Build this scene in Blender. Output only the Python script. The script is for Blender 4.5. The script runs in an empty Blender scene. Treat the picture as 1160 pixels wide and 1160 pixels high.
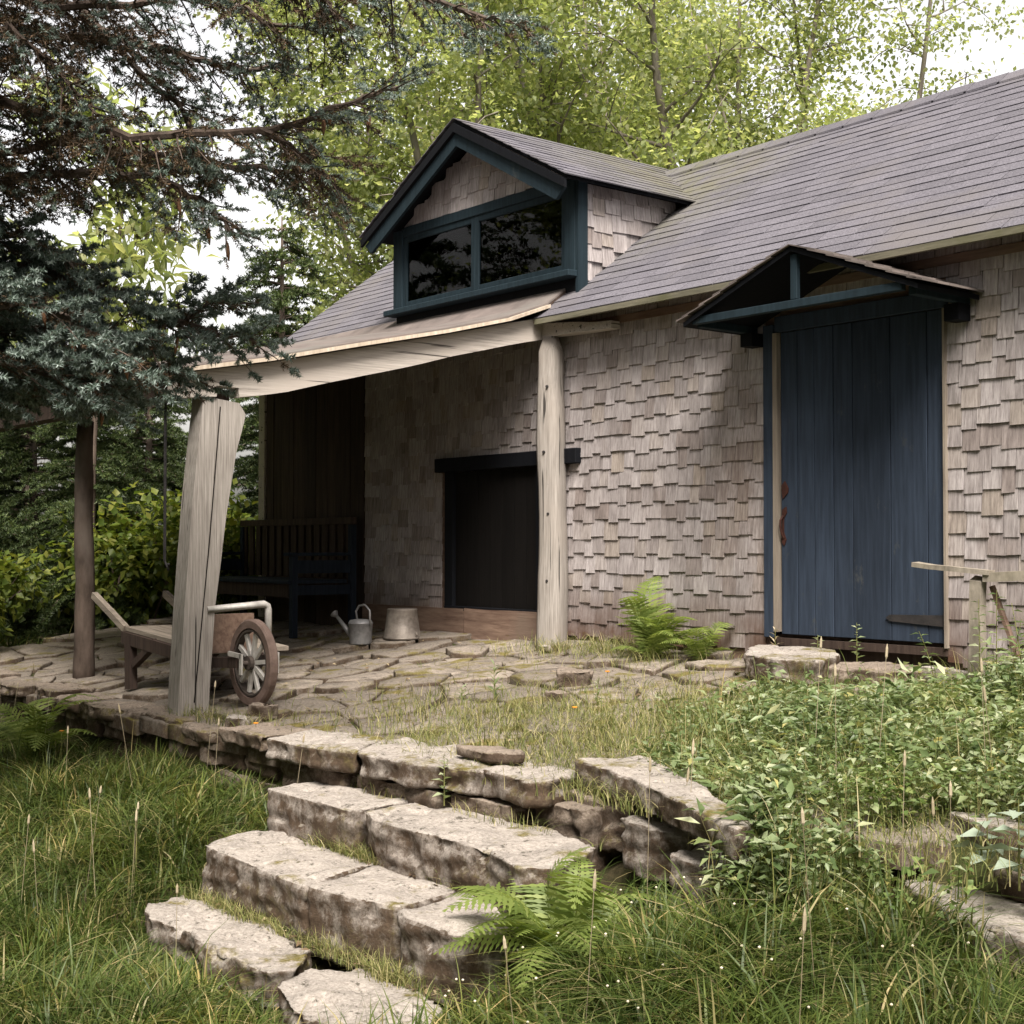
import bpy, bmesh, math, random
import numpy as np
from mathutils import Vector, Matrix, noise
random.seed(7)
R = np.random.default_rng(11)
scene = bpy.context.scene
COL = scene.collection
PI = math.pi

# ------------------------------------------------------------------ materials
def nd(nt, t, **kw):
    n = nt.nodes.new(t)
    for k, v in kw.items():
        setattr(n, k, v)
    return n

def new_mat(name):
    m = bpy.data.materials.new(name); m.use_nodes = True
    nt = m.node_tree
    for n in list(nt.nodes): nt.nodes.remove(n)
    out = nd(nt, 'ShaderNodeOutputMaterial')
    return m, nt, out

def c4(c): return (c[0], c[1], c[2], 1)

def noise_fac(nt, scale=5, stretch=(1, 1, 1), detail=6, rough=.6, lo=.35, hi=.65):
    tc = nd(nt, 'ShaderNodeTexCoord'); mp = nd(nt, 'ShaderNodeMapping')
    mp.inputs['Scale'].default_value = stretch
    nt.links.new(tc.outputs['Object'], mp.inputs['Vector'])
    nz = nd(nt, 'ShaderNodeTexNoise')
    nz.inputs['Scale'].default_value = scale; nz.inputs['Detail'].default_value = detail
    nz.inputs['Roughness'].default_value = rough
    nt.links.new(mp.outputs[0], nz.inputs['Vector'])
    mr = nd(nt, 'ShaderNodeMapRange')
    mr.inputs['From Min'].default_value = lo; mr.inputs['From Max'].default_value = hi
    nt.links.new(nz.outputs['Fac'], mr.inputs['Value'])
    return mr.outputs[0]

def mix(nt, fac, a, b, mode='MIX'):
    n = nd(nt, 'ShaderNodeMix', data_type='RGBA', blend_type=mode)
    for s, v in ((n.inputs['Factor'], fac), (n.inputs[6], a), (n.inputs[7], b)):
        if isinstance(v, bpy.types.NodeSocket): nt.links.new(v, s)
        elif isinstance(v, (int, float)): s.default_value = v
        else: s.default_value = c4(v)
    return n.outputs[2]

def ramp(nt, fac, stops):
    r = nd(nt, 'ShaderNodeValToRGB')
    el = r.color_ramp.elements
    while len(el) < len(stops): el.new(.5)
    for e, (p, c) in zip(el, stops): e.position = p; e.color = c4(c)
    nt.links.new(fac, r.inputs[0])
    return r.outputs[0]

def island(nt):
    g = nd(nt, 'ShaderNodeNewGeometry')
    return g.outputs['Random Per Island']

def finish(nt, out, col, rough=.85, bump=None, bstr=.3, bdist=.01, spec=.3, metal=0, roughsock=None):
    b = nd(nt, 'ShaderNodeBsdfPrincipled')
    if isinstance(col, bpy.types.NodeSocket): nt.links.new(col, b.inputs['Base Color'])
    else: b.inputs['Base Color'].default_value = c4(col)
    b.inputs['Roughness'].default_value = rough
    b.inputs['Specular IOR Level'].default_value = spec
    b.inputs['Metallic'].default_value = metal
    if bump is not None:
        bp = nd(nt, 'ShaderNodeBump'); bp.inputs['Strength'].default_value = bstr; bp.inputs['Distance'].default_value = bdist
        nt.links.new(bump, bp.inputs['Height']); nt.links.new(bp.outputs[0], b.inputs['Normal'])
    nt.links.new(b.outputs[0], out.inputs['Surface'])
    return b

def wood(name, c1, c2, c3=None, stretch=(30, 30, 2), rough=.85, isl=.35, bstr=.35, crack=None, detail=8, bd=.006):
    m, nt, out = new_mat(name)
    g = noise_fac(nt, 1.0, stretch, detail, .65, .3, .7)
    col = mix(nt, g, c1, c2)
    big = noise_fac(nt, 1.5, (1, 1, .6), 5, .6, .5, .7)
    if c3: col = mix(nt, big, col, c3)
    if isl:
        mr = nd(nt, 'ShaderNodeMapRange'); mr.inputs['To Min'].default_value = 1 - isl; mr.inputs['To Max'].default_value = 1 + isl
        nt.links.new(island(nt), mr.inputs['Value'])
        col = mix(nt, 1.0, col, mr.outputs[0], 'MULTIPLY')
    if crack: col = mix(nt, noise_fac(nt, 1.0, crack, 4, .5, .64, .68), col, tuple(x * .25 for x in c1))
    finish(nt, out, col, rough, g, bstr, bd)
    return m

M = {}
def shingle_mat():
    m, nt, out = new_mat('weathered_shingle')
    g = noise_fac(nt, 1.0, (60, 60, 4), 8, .7)
    col = mix(nt, g, (.215, .193, .193), (.43, .40, .402))
    rnd = island(nt)
    tint = ramp(nt, rnd, [(0, (.70, .64, .60)), (.25, (.92, .90, .89)), (.5, (1.0, .98, .97)), (.75, (1.16, 1.15, 1.15)), (1, (.92, .86, .76))])
    col = mix(nt, 1.0, col, tint, 'MULTIPLY')
    st = noise_fac(nt, 1.3, (1, 1, .5), 6, .65, .54, .8)
    col = mix(nt, st, col, mix(nt, g, (.14, .095, .075), (.32, .26, .23)))
    # rusty brown rot in the lowest courses, close to the wet ground
    tc = nd(nt, 'ShaderNodeTexCoord'); sep = nd(nt, 'ShaderNodeSeparateXYZ')
    nt.links.new(tc.outputs['Object'], sep.inputs[0])
    mr = nd(nt, 'ShaderNodeMapRange'); mr.inputs['From Min'].default_value = .42; mr.inputs['From Max'].default_value = .05
    nt.links.new(sep.outputs['Z'], mr.inputs['Value'])
    w = nd(nt, 'ShaderNodeMath', operation='MULTIPLY'); w.use_clamp = True
    nt.links.new(mr.outputs[0], w.inputs[0]); nt.links.new(noise_fac(nt, 3, (1, 1, 1), 5, .6, .25, .6), w.inputs[1])
    col = mix(nt, w.outputs[0], col, (.10, .055, .036))
    finish(nt, out, col, .85, g, .4, .004, .2)
    return m
M['shingle'] = shingle_mat()
M['greywood'] = wood('silvered_timber', (.32, .285, .255), (.58, .53, .485), (.46, .41, .37), (90, 3, 110), isl=.03, bstr=.3, crack=(30, .8, 40), detail=4, bd=.002)
M['postwood'] = wood('silvered_post', (.175, .155, .138), (.40, .368, .34), (.30, .265, .235), (120, 120, 3.5), isl=.03, bstr=.3, crack=(38, 38, .9), detail=4, bd=.002)
M['brownwood'] = wood('brown_timber', (.10, .06, .045), (.24, .165, .125), (.16, .12, .095), (3, 25, 25), isl=.2)
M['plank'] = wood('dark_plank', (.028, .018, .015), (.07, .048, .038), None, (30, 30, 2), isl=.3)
M['bedwood'] = wood('barrow_wood', (.16, .135, .11), (.34, .29, .24), None, (2, 26, 26), isl=.2)
M['bark'] = wood('bark', (.045, .032, .025), (.14, .105, .085), (.17, .14, .12), (12, 12, 4), isl=0, bstr=.8)
M['greybark'] = wood('maple_bark', (.10, .085, .07), (.25, .22, .185), (.15, .16, .11), (8, 8, 2), isl=0, bstr=.6)
M['stopwood'] = wood('bare_strip', (.17, .14, .115), (.33, .285, .235), None, (30, 30, 2), isl=.1)
M['railwood'] = wood('old_rail', (.15, .13, .105), (.34, .30, .25), (.20, .18, .12), (20, 20, 8), isl=.05)
M['eavewood'] = wood('mossy_eave', (.085, .08, .058), (.20, .185, .135), (.10, .10, .05), (2, 20, 20), isl=.1)
M['rawstrip'] = wood('raw_strip', (.36, .29, .22), (.60, .52, .43), None, (30, 30, 2), isl=.1)

def paint(name, c, worn=(.16, .15, .14), amt=.62, rough=.75):
    m, nt, out = new_mat(name)
    g = noise_fac(nt, 1.0, (40, 40, 2.5), 6, .6)
    col = mix(nt, g, tuple(x * .78 for x in c), tuple(x * 1.18 for x in c))
    mr = nd(nt, 'ShaderNodeMapRange'); mr.inputs['To Min'].default_value = .82; mr.inputs['To Max'].default_value = 1.18
    nt.links.new(island(nt), mr.inputs['Value'])
    col = mix(nt, 1.0, col, mr.outputs[0], 'MULTIPLY')
    w = noise_fac(nt, 5, (1, 1, .5), 10, .75, amt, amt + .08)
    col = mix(nt, w, col, worn)
    finish(nt, out, col, rough, g, .25, .003, .15)
    return m
M['blue'] = paint('blue_door_paint', (.031, .043, .066), (.06, .065, .07), .60)
M['teal'] = paint('teal_trim_paint', (.014, .0245, .032), (.045, .05, .05), .62)
M['shutter'] = paint('blackened_board', (.005, .0042, .004), (.012, .010, .009), .66)
M['navy'] = paint('dark_navy_paint', (.0045, .0052, .0075), (.012, .012, .012), .66)
M['benchblue'] = paint('bench_paint', (.02, .027, .04), (.06, .055, .05), .62)

def roof_mat():
    m, nt, out = new_mat('asphalt_roofing')
    g = noise_fac(nt, 90, (1, 1, 1), 3, .6)
    col = mix(nt, g, (.078, .074, .09), (.155, .148, .172))
    mr = nd(nt, 'ShaderNodeMapRange'); mr.inputs['To Min'].default_value = .86; mr.inputs['To Max'].default_value = 1.14
    nt.links.new(island(nt), mr.inputs['Value'])
    col = mix(nt, 1.0, col, mr.outputs[0], 'MULTIPLY')
    st = noise_fac(nt, .8, (1, 1, 1), 6, .65, .5, .7)
    col = mix(nt, st, col, (.13, .12, .125))
    # moss stain below the dormer cheek, along the eave
    tc = nd(nt, 'ShaderNodeTexCoord'); vd = nd(nt, 'ShaderNodeVectorMath', operation='DISTANCE')
    nt.links.new(tc.outputs['Object'], vd.inputs[0]); vd.inputs[1].default_value = (-2.2, .1, 2.8)
    mr2 = nd(nt, 'ShaderNodeMapRange'); mr2.inputs['From Min'].default_value = 2.4; mr2.inputs['From Max'].default_value = .2
    mr2.inputs['To Max'].default_value = 1.0
    nt.links.new(vd.outputs['Value'], mr2.inputs['Value'])
    mm = nd(nt, 'ShaderNodeMath', operation='MULTIPLY'); nt.links.new(mr2.outputs[0], mm.inputs[0])
    nt.links.new(noise_fac(nt, 6, (1, 1, 1), 6, .65, .3, .62), mm.inputs[1])
    col = mix(nt, mm.outputs[0], col, (.125, .125, .04))
    finish(nt, out, col, .8, g, .3, .004, .35)
    return m
M['roof'] = roof_mat()
M['oldroof'] = wood('brown_roofing', (.085, .072, .068), (.18, .15, .14), (.15, .14, .13), (4, 4, 4), isl=.25)

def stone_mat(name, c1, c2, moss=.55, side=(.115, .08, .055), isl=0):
    m, nt, out = new_mat(name)
    g = noise_fac(nt, 60, (1, 1, 1), 8, .8)
    col = mix(nt, g, c1, c2)
    if isl:
        mr0 = nd(nt, 'ShaderNodeMapRange'); mr0.inputs['To Min'].default_value = 1 - isl; mr0.inputs['To Max'].default_value = 1 + isl
        nt.links.new(island(nt), mr0.inputs['Value']); col = mix(nt, 1.0, col, mr0.outputs[0], 'MULTIPLY')
    b = noise_fac(nt, 4.5, (1, 1, 1), 8, .65, .42, .62)
    col = mix(nt, b, col, mix(nt, g, tuple(x * .6 for x in c1), tuple(x * .85 for x in c2)))
    sp = noise_fac(nt, 16, (1, 1, 1), 9, .8, .56, .62)          # dark lichen
    col = mix(nt, sp, col, (.085, .075, .06))
    mo = noise_fac(nt, 3.2, (1, 1, 1), 8, .72, moss, moss + .09)  # dry moss
    col = mix(nt, mo, col, mix(nt, g, (.10, .085, .022), (.21, .175, .06)))
    # brown soil and lichen, plus riser shade painted in, on upright side faces
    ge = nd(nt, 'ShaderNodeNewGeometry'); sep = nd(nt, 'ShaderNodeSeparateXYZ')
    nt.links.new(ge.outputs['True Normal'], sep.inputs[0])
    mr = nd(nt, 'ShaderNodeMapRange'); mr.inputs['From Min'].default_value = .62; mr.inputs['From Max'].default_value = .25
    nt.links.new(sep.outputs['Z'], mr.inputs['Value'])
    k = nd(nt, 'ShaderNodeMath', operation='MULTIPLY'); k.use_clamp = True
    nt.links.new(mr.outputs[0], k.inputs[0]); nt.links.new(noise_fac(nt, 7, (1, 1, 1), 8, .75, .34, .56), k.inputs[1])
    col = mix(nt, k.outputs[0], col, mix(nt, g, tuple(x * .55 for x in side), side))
    finish(nt, out, col, .9, g, .55, .012, .2)
    return m
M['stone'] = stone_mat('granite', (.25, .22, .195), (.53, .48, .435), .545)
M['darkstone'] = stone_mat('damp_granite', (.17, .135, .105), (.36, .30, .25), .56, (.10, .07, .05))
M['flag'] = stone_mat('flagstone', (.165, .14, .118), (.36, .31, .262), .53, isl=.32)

def soil_mat():
    m, nt, out = new_mat('soil')
    g = noise_fac(nt, 30, (1, 1, 1), 8, .7)
    col = mix(nt, g, (.035, .027, .017), (.095, .075, .045))
    b = noise_fac(nt, 2.2, (1, 1, 1), 6, .6, .42, .6)
    col = mix(nt, b, col, mix(nt, g, (.028, .036, .012), (.075, .08, .03)))
    finish(nt, out, col, .95, g, .6, .02, .1)
    return m
M['soil'] = soil_mat()

def leaf_mat(name, stops, trans=.4, rough=.5, tboost=1.5, patch=0):
    m, nt, out = new_mat(name)
    col = ramp(nt, island(nt), stops)
    if patch: col = mix(nt, patch, col, ramp(nt, noise_fac(nt, 2.6, (1, 1, 1), 4, .6, .3, .7), [(0, (.55, .62, .5)), (.5, (1, 1, .95)), (1, (1.45, 1.25, 1.0))]), 'MULTIPLY')
    b = nd(nt, 'ShaderNodeBsdfPrincipled'); b.inputs['Roughness'].default_value = rough
    b.inputs['Specular IOR Level'].default_value = .35
    nt.links.new(col, b.inputs['Base Color'])
    t = nd(nt, 'ShaderNodeBsdfTranslucent')
    tc = mix(nt, 1.0, col, (tboost * 1.0, tboost, tboost * .62), 'MULTIPLY')
    nt.links.new(tc, t.inputs['Color'])
    mx = nd(nt, 'ShaderNodeMixShader'); mx.inputs[0].default_value = trans
    nt.links.new(b.outputs[0], mx.inputs[1]); nt.links.new(t.outputs[0], mx.inputs[2])
    nt.links.new(mx.outputs[0], out.inputs['Surface'])
    return m
M['maple'] = leaf_mat('maple_leaf', [(0, (.17, .21, .09)), (.45, (.25, .29, .13)), (.8, (.33, .36, .18)), (1, (.41, .41, .24))], .58, .5, 1.8)
M['hazel'] = leaf_mat('hazel_leaf', [(0, (.07, .11, .02)), (.5, (.13, .17, .03)), (1, (.24, .25, .055))], .4)
M['cover'] = leaf_mat('cover_leaf', [(0, (.085, .13, .05)), (.4, (.16, .215, .095)), (.75, (.26, .315, .175)), (.94, (.40, .44, .31)), (1, (.36, .33, .11))], .3, .4, 1.4, .7)
M['clover'] = leaf_mat('clover_leaf', [(0, (.075, .13, .036)), (.6, (.135, .195, .06)), (1, (.24, .29, .11))], .3, .45, 1.4, .6)
M['litter'] = leaf_mat('dry_litter', [(0, (.06, .04, .025)), (.5, (.16, .105, .06)), (.8, (.28, .21, .12)), (1, (.40, .32, .20))], .1, .7, 1.0)
M['pale'] = leaf_mat('pale_leaf', [(0, (.20, .26, .20)), (1, (.32, .38, .30))], .2, .5, 1.2)
M['fern'] = leaf_mat('fern_leaf', [(0, (.12, .17, .04)), (.5, (.185, .24, .06)), (1, (.27, .32, .10))], .4, .5)
M['grass'] = leaf_mat('grass_blade', [(0, (.04, .066, .016)), (.35, (.07, .108, .025)), (.65, (.105, .143, .036)), (.84, (.155, .175, .055)), (.93, (.28, .25, .12)), (1, (.42, .36, .21))], .3, .5, 1.4, 1.0)
M['drygrass'] = leaf_mat('thin_grass_blade', [(0, (.10, .13, .035)), (.5, (.19, .205, .065)), (.8, (.31, .28, .12)), (1, (.46, .40, .23))], .3, .6, 1.3)
M['straw'] = leaf_mat('seed_head', [(0, (.34, .28, .18)), (1, (.55, .47, .34))], .2, .8, 1.2)
M['spruce'] = leaf_mat('blue_spruce_needle', [(0, (.065, .10, .078)), (.5, (.155, .205, .175)), (1, (.34, .40, .375))], .08, .5, 1.2)
M['deadneedle'] = leaf_mat('brown_needle', [(0, (.045, .035, .022)), (.6, (.085, .06, .035)), (1, (.15, .085, .045))], .08, .7, 1.1)
M['fir'] = leaf_mat('fir_needle', [(0, (.035, .058, .022)), (.6, (.065, .095, .033)), (1, (.12, .15, .05))], .15, .5, 1.3)
M['orange'] = leaf_mat('orange_petal', [(0, (.6, .22, .02)), (1, (.7, .33, .03))], .2)
M['flower'] = leaf_mat('petal', [(0, (.7, .62, .5)), (1, (.8, .75, .65))], .2)

def metal(name, c1, c2, rough=.5, metallic=.6):
    m, nt, out = new_mat(name)
    g = noise_fac(nt, 9, (1, 1, 1), 8, .7)
    finish(nt, out, mix(nt, g, c1, c2), rough, g, .15, .003, .5, metallic)
    return m
M['zinc'] = metal('galvanised_zinc', (.17, .17, .18), (.36, .355, .36), .5, .4)
M['pail'] = metal('old_zinc', (.12, .10, .085), (.28, .245, .215), .55, .35)
M['pipe'] = metal('grey_pipe', (.36, .34, .32), (.62, .60, .57), .55, .15)
M['rust'] = metal('rusty_iron', (.035, .012, .009), (.085, .026, .017), .8, .2)
M['cone'] = metal('spruce_cone', (.16, .075, .035), (.30, .16, .085), .8, 0)
M['iron'] = metal('black_iron', (.018, .018, .02), (.05, .045, .045), .6, .3)
M['tyre'] = metal('worn_tyre', (.10, .065, .052), (.20, .14, .118), .8, 0)
M['tyredark'] = metal('dark_rim', (.03, .024, .02), (.085, .065, .055), .8, 0)

def glass_mat():
    m, nt, out = new_mat('window_glass')
    tr = nd(nt, 'ShaderNodeBsdfTransparent'); tr.inputs[0].default_value = (.8, .82, .82, 1)
    gl = nd(nt, 'ShaderNodeBsdfGlossy'); gl.inputs['Roughness'].default_value = .012; gl.inputs[0].default_value = (.45, .45, .45, 1)
    fr = nd(nt, 'ShaderNodeFresnel'); fr.inputs[0].default_value = 1.45
    mx = nd(nt, 'ShaderNodeMixShader')
    nt.links.new(fr.outputs[0], mx.inputs[0]); nt.links.new(tr.outputs[0], mx.inputs[1]); nt.links.new(gl.outputs[0], mx.inputs[2])
    nt.links.new(mx.outputs[0], out.inputs['Surface'])
    return m
M['glass'] = glass_mat()
m_, nt_, out_ = new_mat('dark_interior'); finish(nt_, out_, (.012, .010, .009), .9, spec=0); M['dark'] = m_

# ------------------------------------------------------------------ building helpers (all in world coordinates)
def wloc(o):
    v = Vector((0, 0, 0))
    while o is not None: v += o.location; o = o.parent
    return v

def link(name, me, mat, parent=None, origin=None):
    o = bpy.data.objects.new(name, me)
    if mat is not None: me.materials.append(M[mat] if isinstance(mat, str) else mat)
    COL.objects.link(o)
    org = wloc(parent) if parent is not None else Vector((0, 0, 0))
    if origin is not None:
        og = Vector(origin); o.location = og - org; shift = og
    else: shift = org
    if shift.length > 0: me.transform(Matrix.Translation(-shift))
    if parent is not None: o.parent = parent
    return o

def tag(o, label=None, cat=None, group=None, kind=None):
    if label: o['label'] = label
    if cat: o['category'] = cat
    if group: o['group'] = group
    if kind: o['kind'] = kind
    return o

def empty(name, loc, label=None, cat=None, group=None):
    o = bpy.data.objects.new(name, None); o.location = loc; o.empty_display_size = .1
    COL.objects.link(o)
    return tag(o, label, cat, group)

def copy_tree(o, parent=None):
    c = o.copy(); COL.objects.link(c)
    if parent is not None: c.parent = parent
    for ch in list(o.children): copy_tree(ch, c)
    return c

def np_mesh(name, V, Fs):
    """V (n,3); Fs list of (k,m) integer arrays with m corners each"""
    me = bpy.data.meshes.new(name)
    V = np.asarray(V, dtype=np.float32)
    me.vertices.add(len(V)); me.vertices.foreach_set('co', V.ravel())
    tot = [np.full(len(f), f.shape[1], dtype=np.int32) for f in Fs if len(f)]
    tot = np.concatenate(tot); loops = np.concatenate([f.ravel() for f in Fs if len(f)]).astype(np.int32)
    me.loops.add(len(loops)); me.loops.foreach_set('vertex_index', loops)
    me.polygons.add(len(tot))
    st = np.concatenate([[0], np.cumsum(tot)[:-1]]).astype(np.int32)
    me.polygons.foreach_set('loop_start', st); me.polygons.foreach_set('loop_total', tot)
    me.update(calc_edges=True)
    return me

class MB:
    def __init__(s): s.v = []; s.f = []
    def add(s, vs, fs):
        b = len(s.v); s.v += [tuple(p) for p in vs]; s.f += [tuple(i + b for i in f) for f in fs]
    def hexa(s, p):   # 8 points: bottom ring 0-3, top ring 4-7
        s.add(p, [(3, 2, 1, 0), (4, 5, 6, 7), (0, 1, 5, 4), (1, 2, 6, 5), (2, 3, 7, 6), (3, 0, 4, 7)])
    def box(s, x0, x1, y0, y1, z0, z1):
        s.hexa([(x0, y0, z0), (x1, y0, z0), (x1, y1, z0), (x0, y1, z0), (x0, y0, z1), (x1, y0, z1), (x1, y1, z1), (x0, y1, z1)])
    def bar(s, a, b, w, h, up=(0, 0, 1)):   # rectangular bar from a to b
        a = Vector(a); b = Vector(b); d = (b - a).normalized(); u = Vector(up)
        sd = d.cross(u)
        if sd.length < 1e-4: sd = d.cross(Vector((0, 1, 0)))
        sd.normalize(); u = sd.cross(d).normalized()
        r = [(-1, -1), (1, -1), (1, 1), (-1, 1)]
        s.hexa([a + sd * (i * w / 2) + u * (j * h / 2) for i, j in r] + [b + sd * (i * w / 2) + u * (j * h / 2) for i, j in r])
    def tube(s, pts, rad, n=8, cap=True):
        pts = [Vector(p) for p in pts]
        if not hasattr(rad, '__len__'): rad = [rad] * len(pts)
        b = len(s.v); ref = None
        for i, p in enumerate(pts):
            t = (pts[min(i + 1, len(pts) - 1)] - pts[max(i - 1, 0)]).normalized()
            if ref is None: ref = t.cross(Vector((0, 0, 1))) if abs(t.z) < .95 else t.cross(Vector((1, 0, 0)))
            x = (ref - t * ref.dot(t)).normalized(); ref = x; y = t.cross(x)
            for k in range(n):
                a = 2 * PI * k / n
                s.v.append(tuple(p + (x * math.cos(a) + y * math.sin(a)) * rad[i]))
        for i in range(len(pts) - 1):
            for k in range(n):
                s.f.append((b + i * n + k, b + i * n + (k + 1) % n, b + (i + 1) * n + (k + 1) % n, b + (i + 1) * n + k))
        if cap:
            s.f.append(tuple(b + k for k in range(n))[::-1]); e = b + (len(pts) - 1) * n
            s.f.append(tuple(e + k for k in range(n)))
    def lathe(s, c, prof, n=24, cap0=True, cap1=False):
        b = len(s.v)
        for r, z in prof:
            for k in range(n):
                a = 2 * PI * k / n; s.v.append((c[0] + r * math.cos(a), c[1] + r * math.sin(a), c[2] + z))
        for i in range(len(prof) - 1):
            for k in range(n):
                s.f.append((b + i * n + k, b + i * n + (k + 1) % n, b + (i + 1) * n + (k + 1) % n, b + (i + 1) * n + k))
        if cap0: s.f.append(tuple(b + k for k in range(n))[::-1])
        if cap1: s.f.append(tuple(b + (len(prof) - 1) * n + k for k in range(n)))
    def prism(s, poly, ext):   # planar polygon (3d points) extruded by ext
        n = len(poly); e = Vector(ext); a = [Vector(p) for p in poly]
        s.add(a + [p + e for p in a], [tuple(range(n))[::-1], tuple(range(n, 2 * n))] + [(i, (i + 1) % n, n + (i + 1) % n, n + i) for i in range(n)])
    def mesh(s, name):
        me = bpy.data.meshes.new(name); me.from_pydata(s.v, [], s.f); me.update()
        return me
    def build(s, name, mat, parent=None, smooth=False, origin=None, bevel=0, fixn=True):
        me = s.mesh(name)
        if fixn or bevel:
            bm = bmesh.new(); bm.from_mesh(me)
            if bevel:
                ed = [e for e in bm.edges if len(e.link_faces) == 2 and e.calc_face_angle(0) > .5]
                bmesh.ops.bevel(bm, geom=ed, offset=bevel, segments=1, affect='EDGES', clamp_overlap=True)
            bmesh.ops.recalc_face_normals(bm, faces=bm.faces[:])
            bm.to_mesh(me); bm.free()
        if smooth:
            for p in me.polygons: p.use_smooth = True
        return link(name, me, mat, parent, origin)

def rough_mesh(me, amp=.006, sc=6, seed=0):
    for v in me.vertices:
        p = v.co * sc + Vector((seed * 7.3, seed * 3.1, 0))
        v.co += noise.noise_vector(p) * amp

def sub_build(mb, name, mat, parent, cuts=3, amp=.006, sc=6, seed=0, smooth=False, origin=None):
    """mesh subdivided along its long edges and roughened, for hewn timber"""
    me = mb.mesh(name); bm = bmesh.new(); bm.from_mesh(me)
    for _ in range(cuts):
        L = sorted((e.calc_length() for e in bm.edges), reverse=True)
        lim = max(.09, L[0] * .55)
        ed = [e for e in bm.edges if e.calc_length() > lim]
        if not ed: break
        bmesh.ops.subdivide_edges(bm, edges=ed, cuts=1, use_grid_fill=True)
    bmesh.ops.triangulate(bm, faces=[f for f in bm.faces if len(f.verts) > 4])
    bmesh.ops.recalc_face_normals(bm, faces=bm.faces[:])
    bm.to_mesh(me); bm.free(); rough_mesh(me, amp, sc, seed)
    if smooth:
        for p in me.polygons: p.use_smooth = True
    return link(name, me, mat, parent, origin)

def stone(name, poly, ztop, thick, mat='stone', label=None, cat='stone', group=None, amp=.016, vox=.014, tilt=(0, 0), seed=None, batter=.02):
    """a stone block: plan outline, remeshed and roughened"""
    seed = random.randint(0, 999) if seed is None else seed
    rr = random.Random(seed)
    cx = sum(p[0] for p in poly) / len(poly); cy = sum(p[1] for p in poly) / len(poly)
    zf = lambda x, y: ztop + tilt[0] * (x - cx) + tilt[1] * (y - cy)
    mb = MB()
    n = len(poly)
    top = [(x, y, zf(x, y)) for x, y in poly]
    bot = [(cx + (x - cx) * (1 - batter) + rr.uniform(-.01, .01), cy + (y - cy) * (1 - batter) + rr.uniform(-.01, .01), zf(x, y) - thick) for x, y in poly]
    mb.add(bot + top, [tuple(range(n))[::-1], tuple(range(n, 2 * n))] + [(i, (i + 1) % n, n + (i + 1) % n, n + i) for i in range(n)])
    me = mb.mesh(name)
    bm = bmesh.new(); bm.from_mesh(me); bmesh.ops.recalc_face_normals(bm, faces=bm.faces[:])
    bmesh.ops.triangulate(bm, faces=bm.faces[:]); bm.to_mesh(me); bm.free()
    o = bpy.data.objects.new('tmp', me); COL.objects.link(o)
    md = o.modifiers.new('r', 'REMESH'); md.mode = 'VOXEL'; md.voxel_size = vox
    sm = o.modifiers.new('s', 'SMOOTH'); sm.iterations = 1; sm.factor = .5
    dg = bpy.context.evaluated_depsgraph_get()
    m2 = bpy.data.meshes.new_from_object(o.evaluated_get(dg), depsgraph=dg)
    bpy.data.objects.remove(o); m2.name = name
    s = Vector((seed * 1.7, seed * .37, seed * .91))
    nrm = [v.normal.copy() for v in m2.vertices]
    for v, nn in zip(m2.vertices, nrm):
        a = noise.fractal(v.co * 5 + s, .9, 2.1, 5) * amp
        side = 1 - abs(nn.z)
        cell = noise.voronoi(v.co * 6 + s)[0][0]
        chip = max(0.0, noise.fractal(v.co * 9 + s, 1.0, 2.0, 3) - .28) * amp * 2.6
        bed = side * amp * .5 * math.sin(v.co.z * 70 + 3 * noise.noise(v.co * 3 + s))
        v.co += nn * (a + side * (cell - .45) * amp * 2.0 - chip + bed * .5 - .002)
    for p in m2.polygons: p.use_smooth = True
    ob = link(name, m2, mat, None, origin=(cx, cy, ztop - thick))
    return tag(ob, label, cat, group)

def interval_cut(a, b, holes):
    out = [(a, b)]
    for h0, h1 in holes:
        nx = []
        for p, q in out:
            if h1 <= p or h0 >= q: nx.append((p, q)); continue
            if h0 > p: nx.append((p, h0))
            if h1 < q: nx.append((h1, q))
        out = nx
    return out

def shingles(mb, u0, u1, z0, z1, to3, rows_hole=lambda z: [], clip=lambda u0, u1, z0, z1: True, ex=.128, rng=None, wr=(.085, .165), stag=.026):
    rng = rng or random.Random(3)
    z = z0 - .02
    while z < z1:
        for a, b in interval_cut(u0, u1, rows_hole(z + .05)):
            u = a; alt = 0
            while u < b - .01:
                w = rng.uniform(*wr)
                if b - (u + w) < .06: w = b - u
                alt = 1 - alt if rng.random() < .8 else alt; dz = alt * stag + rng.uniform(-.004, .004)
                top = min(z + ex + .075 + dz, z1 + .03)
                zb = z + dz
                if clip(u, u + w, zb, top) and top > zb + .03:
                    g = .002; tk = .0085 + rng.uniform(-.002, .003); ti = rng.uniform(-.004, .004)
                    tl = rng.uniform(-.002, .002)
                    x0, x1 = u + g, u + w - g
                    f0 = .013 + tk
                    mb.hexa([to3(x0, zb + tl, .012), to3(x1, zb - tl, .012), to3(x1, zb - tl, f0 + ti), to3(x0, zb + tl, f0 - ti),
                             to3(x0, top, .001), to3(x1, top, .001), to3(x1, top, .006), to3(x0, top, .006)])
                u += w
        z += ex

# ------------------------------------------------------------------ ground
def sstep(a, b, x):
    t = np.clip((np.asarray(x, float) - a) / (b - a), 0, 1); return t * t * (3 - 2 * t)

def lump(x, y, s=1.0, k=0):
    return (np.sin(x * 1.9 * s + 1.3 * k + 1.7 * np.sin(y * 1.1 * s)) + np.sin(y * 2.3 * s + .7 * k + 1.3 * np.sin(x * 1.6 * s + 2))
            + .6 * np.sin(x * 4.1 * s + y * 3.3 * s + k)) / 2.6

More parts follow.
